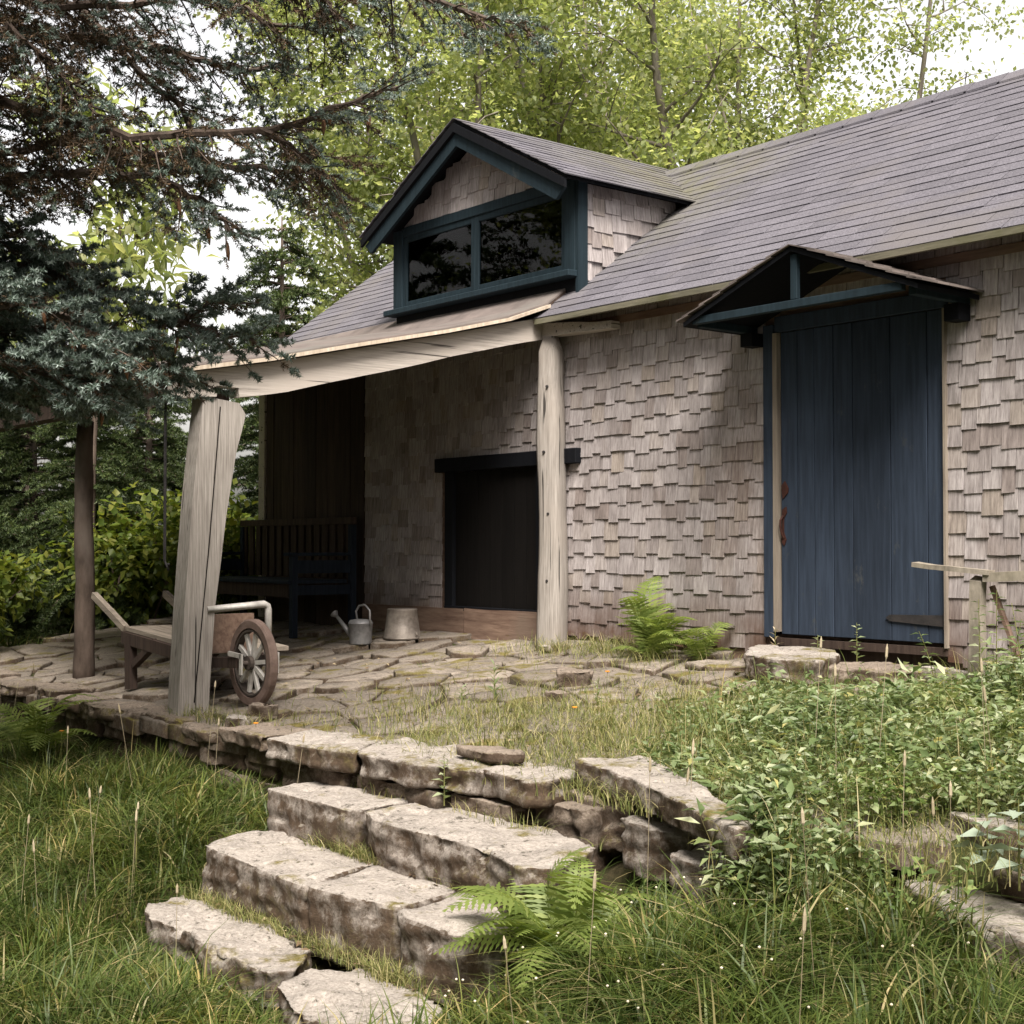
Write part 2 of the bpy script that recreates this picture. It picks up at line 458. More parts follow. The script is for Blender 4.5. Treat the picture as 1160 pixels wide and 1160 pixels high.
def terr(x, y): return .11 * np.asarray(y, float) - .03
def low(x, y):
    x = np.asarray(x, float); y = np.asarray(y, float)
    t = np.clip((-3.4 - y), 0, None)
    cor = sstep(-1.5, -.95, x) * (1 - sstep(1.3, 1.8, x))
    z_l = -.70 + .10 * sstep(1.6, 2.4, x) - .40 * np.clip(t / 2.0, 0, 1)
    z_c = -.74 - .40 * np.clip(t / .8, 0, 1)
    z = z_l * (1 - cor) + z_c * cor
    z = z + .05 * lump(x, y, 1.2) * sstep(0, .8, t) * (1 - cor)
    return z - .02 * np.clip(t - 2, 0, 30)
def ground_z(x, y):
    x = np.asarray(x, float); y = np.asarray(y, float)
    ye = np.interp(x, [-1.4, -1.1, .5, .7, 1.2, 1.5, 2.0, 2.3, 9], [-3.29, -3.12, -3.02, -2.86, -2.90, -3.03, -3.1, -2.78, -2.9])
    s = sstep(ye - .10, ye, y)
    up = np.where(y > 0, -.03 + .0 * y, terr(x, y) - .03)
    far = sstep(-7.6, -9.5, x)
    up = up * (1 - far) + (-.35 + .04 * lump(x, y)) * far
    return low(x, y) * (1 - s) + up * s

xs = np.unique(np.concatenate([np.linspace(-10, 5, 151), np.linspace(-160, -10, 40), np.linspace(5, 160, 40)]))
ys = np.unique(np.concatenate([np.linspace(-8, -3.6, 45), np.linspace(-3.6, -3.1, 17), np.linspace(-3.1, 6, 60), np.linspace(-160, -8, 40), np.linspace(6, 160, 40)]))
gx, gy = np.meshgrid(xs, ys)
V = np.stack([gx.ravel(), gy.ravel(), ground_z(gx, gy).ravel()], 1)
nx, ny = len(xs), len(ys)
i = (np.arange(ny - 1)[:, None] * nx + np.arange(nx - 1)[None, :]).ravel()
me = np_mesh('ground', V, [np.stack([i, i + 1, i + nx + 1, i + nx], 1)])
me.polygons.foreach_set('use_smooth', np.ones(len(me.polygons), dtype=bool))
tag(link('ground', me, 'soil'), kind='structure')

# flagstones: an irregular voronoi pavement
def clip_poly(P, a, b, c):   # keep a*x+b*y<=c
    out = []
    for k in range(len(P)):
        p, q = P[k], P[(k + 1) % len(P)]
        dp = a * p[0] + b * p[1] - c; dq = a * q[0] + b * q[1] - c
        if dp <= 0: out.append(p)
        if dp * dq < 0:
            t = dp / (dp - dq); out.append((p[0] + t * (q[0] - p[0]), p[1] + t * (q[1] - p[1])))
    return out
rf = random.Random(5)
sites = []
tries = 0
while len(sites) < 320 and tries < 9000:
    tries += 1
    p = (rf.uniform(-8.2, 1.7), rf.uniform(-3.35, -.12)); dmin = rf.uniform(.24, .66)
    if all(math.hypot((p[0] - q[0]) * .8, p[1] - q[1]) > dmin for q in sites): sites.append(p)
bm = bmesh.new()
for s in sites:
    P = [(s[0] - .8, s[1] - .8), (s[0] + .8, s[1] - .8), (s[0] + .8, s[1] + .8), (s[0] - .8, s[1] + .8)]
    P = clip_poly(P, 0, -1, 3.40 if s[0] < -1.45 else 2.98); P = clip_poly(P, 0, 1, -.04)
    for q in sites:
        if q is s or math.hypot(q[0] - s[0], q[1] - s[1]) > 1.6: continue
        a, b = q[0] - s[0], q[1] - s[1]; L = math.hypot(a, b)
        c = (a * (q[0] + s[0]) / 2 + b * (q[1] + s[1]) / 2) - L * rf.uniform(.004, .02)
        P = clip_poly(P, a, b, c)
        if len(P) < 3: break
    if len(P) < 3: continue
    # refine outline
    Q = []
    for k in range(len(P)):
        p, q = P[k], P[(k + 1) % len(P)]; L = math.hypot(q[0] - p[0], q[1] - p[1])
        n = max(1, int(L / .07))
        for j in range(n): Q.append((p[0] + (q[0] - p[0]) * j / n, p[1] + (q[1] - p[1]) * j / n))
    cx = sum(p[0] for p in Q) / len(Q); cy = sum(p[1] for p in Q) / len(Q)
    Q = [(cx + (x - cx) * (1 + .08 * noise.noise(Vector((x * 8, y * 8, 3)))), cy + (y - cy) * (1 + .08 * noise.noise(Vector((x * 8, y * 8, 9))))) for x, y in Q]
    h = rf.uniform(-.02, .026); tx, ty = rf.uniform(-.045, .045), rf.uniform(-.045, .045)
    zt = lambda x, y: float(terr(x, y)) + h + tx * (x - cx) + ty * (y - cy) + .010 * noise.noise(Vector((x * 5, y * 5, 1)))
    rings = []
    for sc_, dz in ((1.0, -.09), (1.0, -.008), (.978, 0), (.6, .002)):
        rings.append([bm.verts.new((cx + (x - cx) * sc_, cy + (y - cy) * sc_, zt(cx + (x - cx) * sc_, cy + (y - cy) * sc_) + dz)) for x, y in Q])
    ct = bm.verts.new((cx, cy, zt(cx, cy) + .004)); n = len(Q)
    for a, b in zip(rings, rings[1:]):
        for k in range(n): bm.faces.new((a[k], a[(k + 1) % n], b[(k + 1) % n], b[k]))
    for k in range(n): bm.faces.new((rings[-1][k], rings[-1][(k + 1) % n], ct))
me = bpy.data.meshes.new('flagstone_terrace'); bm.to_mesh(me); bm.free()
for p in me.polygons: p.use_smooth = True
tag(link('flagstone_terrace', me, 'flag'), kind='structure')

# ------------------------------------------------------------------ the cottage
house = empty('shingled_cottage', (-1.5, 2, 0), 'weathered grey shingled cottage with blue plank door, dormer and open corner porch', 'cottage')
XL, XR, YB = -7.65, 4.6, 4.05
RZ = lambda y: 2.54 + .74 * (y + .25)        # roof plane, front slope
ridge_y, ridge_z = 2.02, RZ(2.02)
slope = math.atan(.74)
mb = MB()
def hole(z):
    h = []
    if z < 2.24: h.append((-.80, .60))
    if -.1 < z < 1.45: h.append((-4.48, -3.0))
    return h
shingles(mb, -5.70, XR - .02, .02, 2.62, lambda u, z, d: (u, -d, z), hole)
wall = mb.build('shingle_wall', 'shingle', house, fixn=False)
mb = MB()   # board sheathing behind the shingles, with openings
for x0, x1, z0, z1 in ((-5.72, -4.40, -.1, 2.66), (-4.40, -3.05, 1.40, 2.66), (-3.05, -.78, -.1, 2.66), (-.78, .60, 2.2, 2.66), (.60, XR, -.1, 2.66), (-4.40, -3.05, -.1, .16)):
    mb.box(x0, x1, 0, .1, z0, z1)
mb.build('sheathing', 'brownwood', house)
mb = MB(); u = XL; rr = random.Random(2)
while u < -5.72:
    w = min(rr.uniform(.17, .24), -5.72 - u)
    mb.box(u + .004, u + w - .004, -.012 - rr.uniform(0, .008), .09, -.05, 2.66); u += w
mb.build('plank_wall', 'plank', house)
mb = MB(); mb.box(XL - .03, XL + .09, -.045, -.015, -.05, 2.6); mb.build('corner_board', 'greywood', house)
# gable ends and back
for x, nm in ((XL, 'gable_wall'), (XR, 'gable_wall')):
    mb = MB(); x0, x1 = (x - .001, x + .08) if x < 0 else (x - .08, x + .001)
    mb.prism([(x0, .1, -.1), (x0, YB - .1, -.1), (x0, YB - .1, 2.6), (x0, ridge_y, ridge_z - .1), (x0, .1, 2.72)], (x1 - x0, 0, 0))
    sg = -1 if x < 0 else 1
    shingles(mb, .0, YB, .0, ridge_z - .15, lambda u, z, d: (x + sg * (d + .001), u, z), lambda z: [],
             lambda a, b, z0, z1: z1 < RZ(a) - .06 and z1 < RZ(2 * ridge_y - b) - .06, rng=random.Random(8), ex=.15)
    mb.build(nm, 'shingle', house)
mb = MB(); mb.box(XL, XR, YB - .1, YB, -.1, 2.62); mb.build('back_wall', 'shingle', house)
mb = MB(); mb.box(XL + .1, XR - .1, .11, YB - .12, -.06, .0); mb.build('inner_floor', 'dark', house)

# roof: deck slabs + asphalt courses
mb = MB(); X0, X1 = -7.78, XR + .15
for sgn in (1, -1):
    y0 = -.25 if sgn == 1 else 2 * ridge_y + .25
    a = [(X0, y0, 2.50), (X1, y0, 2.50), (X1, ridge_y, ridge_z - .04), (X0, ridge_y, ridge_z - .04)]
    mb.prism([(p[0], p[1], p[2] - .05) for p in a], (0, 0, .05))
roof = mb.build('roof', 'brownwood', house)
mb = MB(); rr = random.Random(21)
cs, sn = math.cos(slope), math.sin(slope)
def courses(mb, x0, x1, to3, length, ex=.125, skip=None):
    s = 0
    while s < length - .02:
        x = x0 - rr.uniform(0, .3)
        wob = rr.uniform(0, 10)
        while x < x1:
            w = .31; a, b = max(x, x0), min(x + w, x1)
            if b - a > .02 and not (skip and skip((a + b) / 2, s)):
                f = lambda q: .012 * noise.noise(Vector((q * .9, s * 3, wob))) + .004 * noise.noise(Vector((q * 6, s * 5, 4)))
                sa, sb = s + f(a), s + f(b); e = min(s + ex + .05, length)
                t = .011 + rr.uniform(-.002, .003)
                mb.hexa([to3(a, sa, .001), to3(b - .005, sb, .001), to3(b - .005, e, .001), to3(a, e, .001),
                         to3(a, sa, t), to3(b - .005, sb, t + rr.uniform(-.001, .001)), to3(b - .005, e, .003), to3(a, e, .003)])
            x += w
        s += ex
slen = (ridge_y + .27) / cs
F3 = lambda x, s, d: (x, -.27 + s * cs - d * sn, 2.50 - .0148 + s * sn + d * cs + .002)
courses(mb, X0 - .02, X1 + .02, F3, slen, skip=lambda x, s: -5.15 < x < -2.85 and .45 < s < 1.5)
B3 = lambda x, s, d: (x, 2 * ridge_y + .27 - s * cs + d * sn, 2.50 - .0148 + s * sn + d * cs + .002)
courses(mb, X0 - .02, X1 + .02, B3, slen)
x = X0
while x < X1:   # ridge caps
    for sg in (1, -1):
        mb.hexa([(x, ridge_y, ridge_z - .028), (x + .3, ridge_y, ridge_z - .022), (x + .3, ridge_y - sg * .13, ridge_z - .118), (x, ridge_y - sg * .13, ridge_z - .124),
                 (x, ridge_y, ridge_z - .012), (x + .3, ridge_y, ridge_z - .006), (x + .3, ridge_y - sg * .13, ridge_z - .1), (x, ridge_y - sg * .13, ridge_z - .106)])
    x += .28
tag(mb.build('roof_shingles', 'roof', roof, fixn=True))
mb = MB(); mb.box(-2.90, X1, -.285, -.255, 2.445, 2.485); o = mb.build('eave_board', 'eavewood', roof)
mb = MB(); mb.box(-2.86, X1, -.03, -.008, 2.40, 2.455); mb.build('frieze_board', 'brownwood', house)

# foundation timber below the porch window
mb = MB(); mb.box(-5.68, -4.12, -.05, -.002, -.12, .185); mb.box(-4.10, -2.98, -.055, -.002, -.12, .19)
sub_build(mb, 'sill_timber', 'brownwood', house, 2, .008, 5, 3)

# window under the porch: dark boarded shutter in a navy frame
win = MB(); win.box(-4.40, -4.28, -.045, .01, .20, 1.36); win.box(-3.17, -3.05, -.045, .01, .20, 1.36); win.box(-4.40, -3.05, -.05, .01, .165, .205)
wn = win.build('window', 'navy', house, bevel=.004)
mb = MB(); mb.box(-4.51, -2.655, -.075, -.006, 1.362, 1.482); mb.build('lintel', 'navy', wn, bevel=.006)
mb = MB(); x = -4.28
while x < -3.18: mb.box(x + .003, min(x + .16, -3.17) - .003, -.012, .012, .205, 1.36); x += .16
mb.build('shutter', 'shutter', wn)

# the blue door
dr = MB()
for a, b in ((-.665, -.525), (-.525, -.385), (-.385, -.232), (-.232, -.08), (-.08, .205), (.205, .47), (.47, .592)):
    dr.box(a + .0025, b - .0025, -.018 - random.uniform(0, .004), .012, .135, 2.14)
door = dr.build('door', 'blue', house, bevel=.003)
mb = MB()   # wrought thumb latch: backplate, grip, thumb piece
mb.prism([(-.645, -.022, 1.03), (-.60, -.022, 1.07), (-.595, -.022, 1.10), (-.625, -.022, 1.15), (-.655, -.022, 1.12)], (0, -.006, 0))
mb.prism([(-.652, -.022, .74), (-.632, -.022, .72), (-.615, -.022, .76), (-.635, -.022, .81), (-.635, -.022, .90), (-.61, -.022, .94), (-.615, -.022, .98), (-.65, -.022, .96)], (0, -.006, 0))
mb.tube([(-.638, -.03, .92), (-.64, -.055, .89), (-.64, -.058, .85), (-.638, -.045, .80), (-.635, -.03, .77)], .007, 6)
mb.build('handle', 'rust', door)
mb = MB(); mb.prism([(.59, -.024, .235), (.20, -.024, .255), (.17, -.024, .275), (.20, -.024, .295), (.59, -.024, .305)], (0, -.007, 0))
mb.tube([(.592, -.03, .22), (.592, -.03, .32)], .011, 6); mb.build('hinge', 'iron', door)
mb = MB(); mb.box(-.795, -.712, -.045, -.002, .11, 2.2); mb.box(-.70, .62, -.04, -.002, 2.145, 2.25); cas = mb.build('door_casing', 'blue', house, bevel=.003)
for q in ((-.708, -.672, -.05, .0, .15, 2.14), (.596, .612, -.045, .0, .11, 2.14)): mb = MB(); mb.box(*q); mb.build('stop_strip', 'stopwood', cas)
mb = MB(); mb.box(-.78, .60, .02, .12, -.1, .13); mb.box(-.70, .60, -.03, .02, .06, .11); mb.build('threshold', 'plank', house)

# gabled hood over the door
hood = MB(); ax, az, ez = -.06, 2.545, 2.19; y0, y1 = -.64, -.03
for xe in (-.96, .84):
    hood.prism([(ax, y0, az - .035), (ax, y1, az - .035), (xe, y1, ez - .035), (xe, y0, ez - .035)], (0, 0, .03))
hd = hood.build('door_hood', 'navy', house)
mb = MB(); rr = random.Random(31)
for xe in (-.985, .865):
    L = math.hypot(xe - ax, ez - az); d = Vector(((xe - ax) / L, 0, (ez - az) / L)); n = Vector((-d.z * (1 if xe > 0 else -1), 0, abs(d.x)))
    s = 0
    while s < L:
        y = y0 - .02
        while y < y1:
            w = rr.uniform(.10, .16); e1 = min(s + .20, L + .015); y2 = min(y + w, y1)
            b = Vector((ax, 0, az))
            q = [b + d * s + n * .0, b + d * (e1 + rr.uniform(-.015, .015)) + n * .010]
            mb.hexa([(q[0].x, y, q[0].z), (q[1].x, y, q[1].z), (q[1].x, y2 - .004, q[1].z), (q[0].x, y2 - .004, q[0].z),
                     (q[0].x, y, q[0].z + .006), (q[1].x, y, q[1].z + .012), (q[1].x, y2 - .004, q[1].z + .012), (q[0].x, y2 - .004, q[0].z + .006)])
            y += w
        s += .15
mb.build('hood_shingles', 'oldroof', hd)
mb = MB(); mb.box(-.90, .72, -.622, -.575, 2.165, 2.215); mb.build('tie_beam', 'teal', hd, bevel=.003)
for q in ((-.90, -.85, -.57, -.03, 2.15, 2.20), (.73, .78, -.57, -.03, 2.14, 2.19)): mb = MB(); mb.box(*q); mb.build('side_plate', 'teal', hd, bevel=.003)
mb = MB(); mb.box(-.085, -.035, -.615, -.58, 2.218, 2.495); mb.build('king_post', 'teal', hd, bevel=.003)
for q in ((-.90, -.80, -.15, -.03, 2.06, 2.148), (.68, .78, -.15, -.03, 2.04, 2.138)): mb = MB(); mb.box(*q); mb.build('bracket', 'navy', hd)

# dormer
DX0, DX1, DY = -5.26, -2.76, .05
dm = MB()
for x, s in ((DX0, 1), (DX1, -1)):   # cheek walls
    dm.prism([(x, DY + .02, 2.60), (x, DY + .02, 3.56), (x, 1.15, 3.56)], (s * .05, 0, 0))
shingles(dm, DY + .03, 1.25, 2.70, 3.56, lambda u, z, d: (DX1 + d, u, z), lambda z: [], lambda a, b, z0, z1: z0 > RZ(b) - .10 and True, ex=.135, rng=random.Random(12), wr=(.10, .2))
shingles(dm, DY + .03, 1.25, 2.70, 3.56, lambda u, z, d: (DX0 - d, u, z), lambda z: [], lambda a, b, z0, z1: z0 > RZ(b) - .10, ex=.135, rng=random.Random(13), wr=(.10, .2))
cx = (DX0 + DX1) / 2
dm.prism([(DX0, DY, 3.58), (DX1, DY, 3.58), (DX1, DY, 3.60), (cx, DY, 4.24), (DX0, DY, 3.60)], (0, .05, 0))
gz = lambda x: 4.24 - abs(x - cx) * .512
shingles(dm, DX0 + .02, DX1 - .02, 3.64, 4.3, lambda u, z, d: (u, DY - d, z), lambda z: [], lambda a, b, z0, z1: z1 < gz(a) + .10 and z1 < gz(b) + .10 and z0 < gz((a + b) / 2) - .02, rng=random.Random(15), ex=.12)
dormer = dm.build('dormer', 'shingle', house)
RXl, RXr, RXc, ZA, ZE, YF = -5.44, -2.60, -4.02, 4.36, 3.60, -.21
k = (ZA - ZE) / (RXc - RXl)
dr_ = MB()
for xe in (RXl, RXr):
    dr_.prism([(RXc, YF, ZA - .055), (RXc, 2.35, ZA - .055), (xe, 2.35, ZE - .055), (xe, YF, ZE - .055)], (0, 0, .035))
drf = dr_.build('dormer_roof', 'navy', dormer)
mb = MB(); rr = random.Random(41)
Ld = math.hypot(RXr - RXc, ZA - ZE); 
for sg, xe in ((-1, RXl), (1, RXr)):
    cd, sd_ = abs(xe - RXc) / Ld, (ZA - ZE) / Ld
    courses(mb, YF - .03, 2.3, lambda y, s, d, sg=sg, xe=xe: (xe + sg * .03 - sg * s * cd + sg * d * sd_, y, ZE - .018 - .016 + s * sd_ + d * cd), Ld + .03)
mb.build('dormer_shingles', 'roof', dormer)
mb = MB()   # rake boards: outer and inner
for xe in (RXl, RXr):
    sg = -1 if xe < RXc else 1
    mb.prism([(RXc, YF - .03, ZA - .058), (xe, YF - .03, ZE - .058), (xe, YF - .03, ZE - .125), (RXc, YF - .03, ZA - .135)], (0, .028, 0))
mb.build('rake_board', 'navy', dormer)
mb = MB()
for xe in (RXl, RXr):
    sg = -1 if xe < RXc else 1
    mb.prism([(RXc, YF + .0, ZA - .138), (xe - sg * .03, YF + .0, ZE - .113), (xe - sg * .13, YF, ZE - .195), (RXc, YF, ZA - .25)], (0, .03, 0))
mb.build('fascia', 'teal', dormer)
mb = MB()
mb.box(DX0 - .02, DX0 + .12, DY - .035, DY + .03, 2.86, 3.62); mb.box(DX1 - .13, DX1 + .0, DY - .035, DY + .03, 2.86, 3.62)
mb.box(DX0 + .12, DX1 - .13, DY - .03, DY + .03, 3.555, 3.64)
wf = mb.build('window_frame', 'teal', dormer, bevel=.004)
mb = MB(); mb.box(DX1 + .002, DX1 + .036, DY - .03, DY + .07, 2.70, 3.6); mb.build('corner_trim', 'teal', dormer)
xm = -4.07
for a, b in ((DX0 + .12, xm - .001), (xm + .001, DX1 - .13)):
    mb = MB(); t = .05
    mb.box(a, a + t, DY - .018, DY + .02, 2.90, 3.555); mb.box(b - t, b, DY - .018, DY + .02, 2.90, 3.555)
    mb.box(a + t, b - t, DY - .016, DY + .02, 2.90, 2.955); mb.box(a + t, b - t, DY - .016, DY + .02, 3.50, 3.555)
    mb.build('sash', 'teal', dormer, bevel=.003)
for a, b in ((DX0 + .17, xm - .05), (xm + .05, DX1 - .18)): mb = MB(); mb.box(a, b, DY + .0, DY + .004, 2.955, 3.50); mb.build('pane', 'glass', dormer)
mb = MB(); mb.box(DX0 - .06, DX1 + .02, DY - .12, DY + .02, 2.835, 2.885); mb.build('window_sill', 'teal', dormer, bevel=.005)
mb = MB(); mb.box(DX0 - .0, DX1 - .0, DY - .01, DY + .03, 2.62, 2.832); mb.build('apron', 'navy', dormer)
mb = MB(); mb.box(DX0 + .1, DX1 - .1, .9, .95, 2.7, 3.55); mb.build('inner_partition', 'dark', dormer)

# porch: sagging lean-to roof, hewn beam, posts
PX = -2.94
prof = [(-3.30, 1.845), (-2.62, 1.975), (-1.9, 2.14), (-1.15, 2.305), (-.55, 2.455), (-.15, 2.60), (.12, 2.795)]
xsx = [-2.90, -3.3, -3.9, -4.7, -5.6, -6.6, -7.78]
hump = lambda x, y: (.14 * math.sin(min(1, (PX - x) / 2.2) * PI / 2) - .03 * max(0, (PX - x - 2.4) / 3)) * min(1, (-y) / 1.4 if y < 0 else 0)
def sheet(mb, x0, dz, th):
    b = len(mb.v); n = len(prof)
    for x in xsx:
        for y, z in prof:
            xx = x + (x0 if x == xsx[0] else 0)
            mb.v += [(xx, y, z + hump(x, y) + dz), (xx, y, z + hump(x, y) + dz - th)]
    m = len(xsx)
    id_ = lambda i, j, t: b + (i * n + j) * 2 + t
    for i_ in range(m - 1):
        for j in range(n - 1):
            mb.f += [(id_(i_, j, 0), id_(i_ + 1, j, 0), id_(i_ + 1, j + 1, 0), id_(i_, j + 1, 0)), (id_(i_, j, 1), id_(i_, j + 1, 1), id_(i_ + 1, j + 1, 1), id_(i_ + 1, j, 1))]
    for j in range(n - 1):
        for i_ in (0, m - 1): mb.f.append((id_(i_, j, 0), id_(i_, j + 1, 0), id_(i_, j + 1, 1), id_(i_, j, 1)))
    for i_ in range(m - 1):
        for j in (0, n - 1): mb.f.append((id_(i_, j, 0), id_(i_ + 1, j, 0), id_(i_ + 1, j, 1), id_(i_, j, 1)))
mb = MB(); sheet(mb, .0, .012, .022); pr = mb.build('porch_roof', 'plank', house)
mb = MB()
for (ya, za), (yb, zb) in zip(prof[:-2], prof[1:-1]):
    mb.hexa([(-2.899, ya, za - .012), (-2.857, ya, za - .012), (-2.857, yb, zb - .012), (-2.899, yb, zb - .012), (-2.899, ya, za + .014), (-2.857, ya, za + .014), (-2.857, yb, zb + .014), (-2.899, yb, zb + .014)])
mb.build('edge_board', 'rawstrip', pr)
mb = MB(); sheet(mb, .0, .030, .016); mb.build('roofing', 'oldroof', pr)
for x in (-3.9, -4.9, -5.9, -6.9):
    mb = MB()
    for (ya, za), (yb, zb) in zip(prof[:-1], prof[1:]):
        mb.bar((x, ya, za + hump(x, ya) - .07), (x, yb, zb + hump(x, yb) - .07), .07, .1)
    mb.build('rafter', 'plank', pr)
bt = [(-3.28, 1.832), (-2.62, 1.955), (-1.9, 2.118), (-1.15, 2.283), (-.55, 2.43), (-.02, 2.548)]
bb = [(-.02, 2.375), (-.5, 2.27), (-1.05, 2.135), (-1.55, 2.00), (-2.1, 1.865), (-2.45, 1.775), (-2.66, 1.735), (-2.82, 1.712), (-2.825, 1.772), (-2.985, 1.775), (-2.99, 1.703), (-3.27, 1.678)]
mb = MB()
def yz_prism(mb, poly, x0, x1):   # split into quads/tris so that the concave outline is safe
    n = len(poly)
    mb.add([(x0, y, z) for y, z in poly] + [(x1, y, z) for y, z in poly], [tuple(range(n))[::-1], tuple(range(n, 2 * n))] + [(i, (i + 1) % n, n + (i + 1) % n, n + i) for i in range(n)])
yz_prism(mb, bt + bb, PX - .13, PX)
sub_build(mb, 'porch_beam', 'greywood', house, 3, .0035, 4, 5)
mb = MB(); mb.box(-7.7, PX - .14, -3.24, -3.10, 1.70, 1.815); sub_build(mb, 'front_plate', 'plank', house, 3, .004, 4, 6)
# leaning squared post, wider at its head
mb = MB()
x0, x1 = PX - .175, PX - .015
secs = [(-.42, -3.245, -3.03), (.3, -3.205, -2.985), (.95, -3.155, -2.90), (1.35, -3.115, -2.83), (1.55, -3.09, -2.775), (1.60, -3.082, -2.765), (1.672, -3.075, -2.815)]
poly = [(a, z) for z, a, b in secs] + [(b, z) for z, a, b in secs[::-1]]
poly[6] = (-3.075, 1.705)
yz_prism(mb, poly, x0, x1)
post = sub_build(mb, 'porch_post', 'postwood', house, 3, .004, 3, 9)
mb = MB(); mb.box(x0 + .02, x1 - .09, -2.975, -2.84, 1.69, 1.765); mb.build('tenon', 'plank', post)
# drying check down its face
mb = MB(); mb.bar((x1 + .001, -3.13, -.30), (x1 + .006, -3.03, .75), .004, .006, (0, 1, 0)); mb.bar((x1 + .006, -3.03, .75), (x1 + .004, -2.955, 1.64), .004, .006, (0, 1, 0)); mb.build('crack', 'dark', post)
mb = MB()
zz = np.linspace(-.1, 2.36, 22); rr = random.Random(4); b0 = 0; ns = 16
for z in zz:   # an old trunk hewn roughly square, its corners still round
    q = (.100 - .006 * z + .004 * math.sin(z * 5)) * (1 if z < 2.25 else .85 if z < 2.33 else .6)
    for k in range(ns):
        a = 2 * PI * (k + .5) / ns + .35; r = q / (abs(math.cos(a - .35)) ** 9 + abs(math.sin(a - .35)) ** 9) ** (1 / 9)
        mb.v.append((-2.865 + .010 * math.sin(z * 2.1) + r * math.cos(a), -.135 + .006 * math.sin(z * 3) + r * math.sin(a), z))
for m in range(len(zz) - 1):
    for k in range(ns): mb.f.append((m * ns + k, m * ns + (k + 1) % ns, (m + 1) * ns + (k + 1) % ns, (m + 1) * ns + k))
mb.f.append(tuple((len(zz) - 1) * ns + k for k in range(ns)))
p2 = mb.build('porch_post', 'postwood', house, smooth=True); rough_mesh(p2.data, .006, 5, 3)
for z, a in ((1.96, .1), (1.20, .3), (.97, .2), (.62, .35), (.45, .1), (1.45, -.2)):
    mb = MB(); mb.tube([(-2.865 + .05 * math.cos(-1.0 + a), -.135 + .07 * math.sin(-1.0 + a), z), (-2.865 + .075 * math.cos(-1.0 + a), -.135 + .121 * math.sin(-1.0 + a), z)], .011, 7)
    mb.build('nail_hole', 'iron', p2)
mb = MB(); zz = np.linspace(-.4, 1.72, 16)
mb.tube([(-5.43 + .015 * math.sin(z * 2), -2.86 + .01 * math.cos(z * 3), z) for z in zz], [.082 - .010 * z for z in zz], 12)
p3 = mb.build('porch_post', 'bark', house, smooth=True); rough_mesh(p3.data, .012, 8, 5)
mb = MB(); mb.hexa([(-2.98, -.17, 2.362), (-2.2, -.13, 2.352), (-2.2, -.03, 2.352), (-2.98, -.03, 2.362), (-2.98, -.17, 2.47), (-2.2, -.12, 2.405), (-2.2, -.03, 2.405), (-2.98, -.03, 2.49)])
sub_build(mb, 'bracket_beam', 'greywood', house, 2, .012, 6, 8)
mb = MB(); mb.tube([(-3.32, -3.17, 1.71), (-3.318, -3.17, .62)], .011, 6); mb.tube([(-3.318, -3.17, .62), (-3.30, -3.15, .56), (-3.28, -3.16, .60)], .009, 6)
o = mb.build('hanging_rod', 'iron', None, origin=(-3.32, -3.17, 1.71)); tag(o, 'thin dark iron rod hanging from the porch roof edge beside the leaning post', 'rod')

# ------------------------------------------------------------------ steps and wall stones
st = 'granite slabs of the garden steps'
def pl(*a): return list(a)
stone('step_slab', pl((-1.36, -3.50), (-.95, -3.475), (-.59, -3.41), (-.98, -2.98), (-1.5, -3.10)), -.325, .12, 'stone', 'long thin slab at the top of the steps, leftmost of the terrace lip', 'step', st, seed=1)
stone('step_slab', pl((-.60, -3.41), (-.16, -3.40), (.29, -3.27), (.10, -2.86), (-.5, -2.86), (-.98, -2.98)), -.325, .13, 'stone', 'middle slab of the terrace lip with a small dark stone lying on it', 'step', st, seed=2)
stone('step_slab', pl((.27, -3.27), (.62, -3.30), (.70, -3.22), (.60, -2.95), (.12, -2.86)), -.325, .13, 'stone', 'rust-edged slab of the terrace lip touching the sloping capstone', 'step', st, seed=3)
stone('step_slab', pl((-.99, -3.70), (-.22, -3.715), (-.15, -3.69), (-.22, -3.33), (-1.03, -3.33)), -.53, .24, 'stone', 'squared block at the left end of the upper step', 'step', st, seed=4, amp=.012)
stone('step_slab', pl((-.12, -3.66), (.06, -3.75), (.515, -3.735), (.96, -3.76), (1.24, -3.85), (1.36, -3.73), (1.15, -3.36), (.72, -3.24), (-.16, -3.31)), -.53, .23, 'stone', 'broad upper step slab with mossy back and broken right end', 'step', st, seed=5)
stone('step_slab', pl((-.98, -3.86), (-.86, -4.13), (-.56, -4.165), (.19, -4.175), (.02, -3.66), (-.93, -3.66)), -.74, .30, 'stone', 'rough lichen-faced block at the left end of the middle step', 'step', st, seed=6)
stone('step_slab', pl((.20, -4.165), (.50, -4.14), (.74, -4.06), (.66, -3.68), (.04, -3.67)), -.74, .30, 'stone', 'dark smooth-faced block in the centre of the middle step', 'step', st, seed=7, amp=.011)
stone('step_slab', pl((.78, -4.09), (.90, -4.14), (1.11, -4.13), (1.31, -4.04), (1.22, -3.72), (.69, -3.68)), -.745, .30, 'stone', 'block at the right end of the middle step beside the fern', 'step', st, seed=8)
stone('step_slab', pl((-.83, -4.43), (-.87, -4.22), (-.59, -4.19), (-.07, -4.20), (.32, -4.22), (.54, -4.42), (.50, -4.52), (.10, -4.555), (-.25, -4.49), (-.58, -4.54)), -.98, .16, 'stone', 'rounded pale slab of the lowest step sunk in grass on the left', 'step', st, seed=9, amp=.02)
stone('step_slab', pl((.68, -4.59), (.55, -4.38), (.66, -4.21), (1.08, -4.20), (1.28, -4.25), (1.48, -4.46), (1.28, -4.66), (.93, -4.68)), -.98, .2, 'stone', 'flat pale slab nearest the camera at the foot of the steps', 'step', st, seed=10, amp=.02)
gr = 'stones in the riser below the terrace lip'
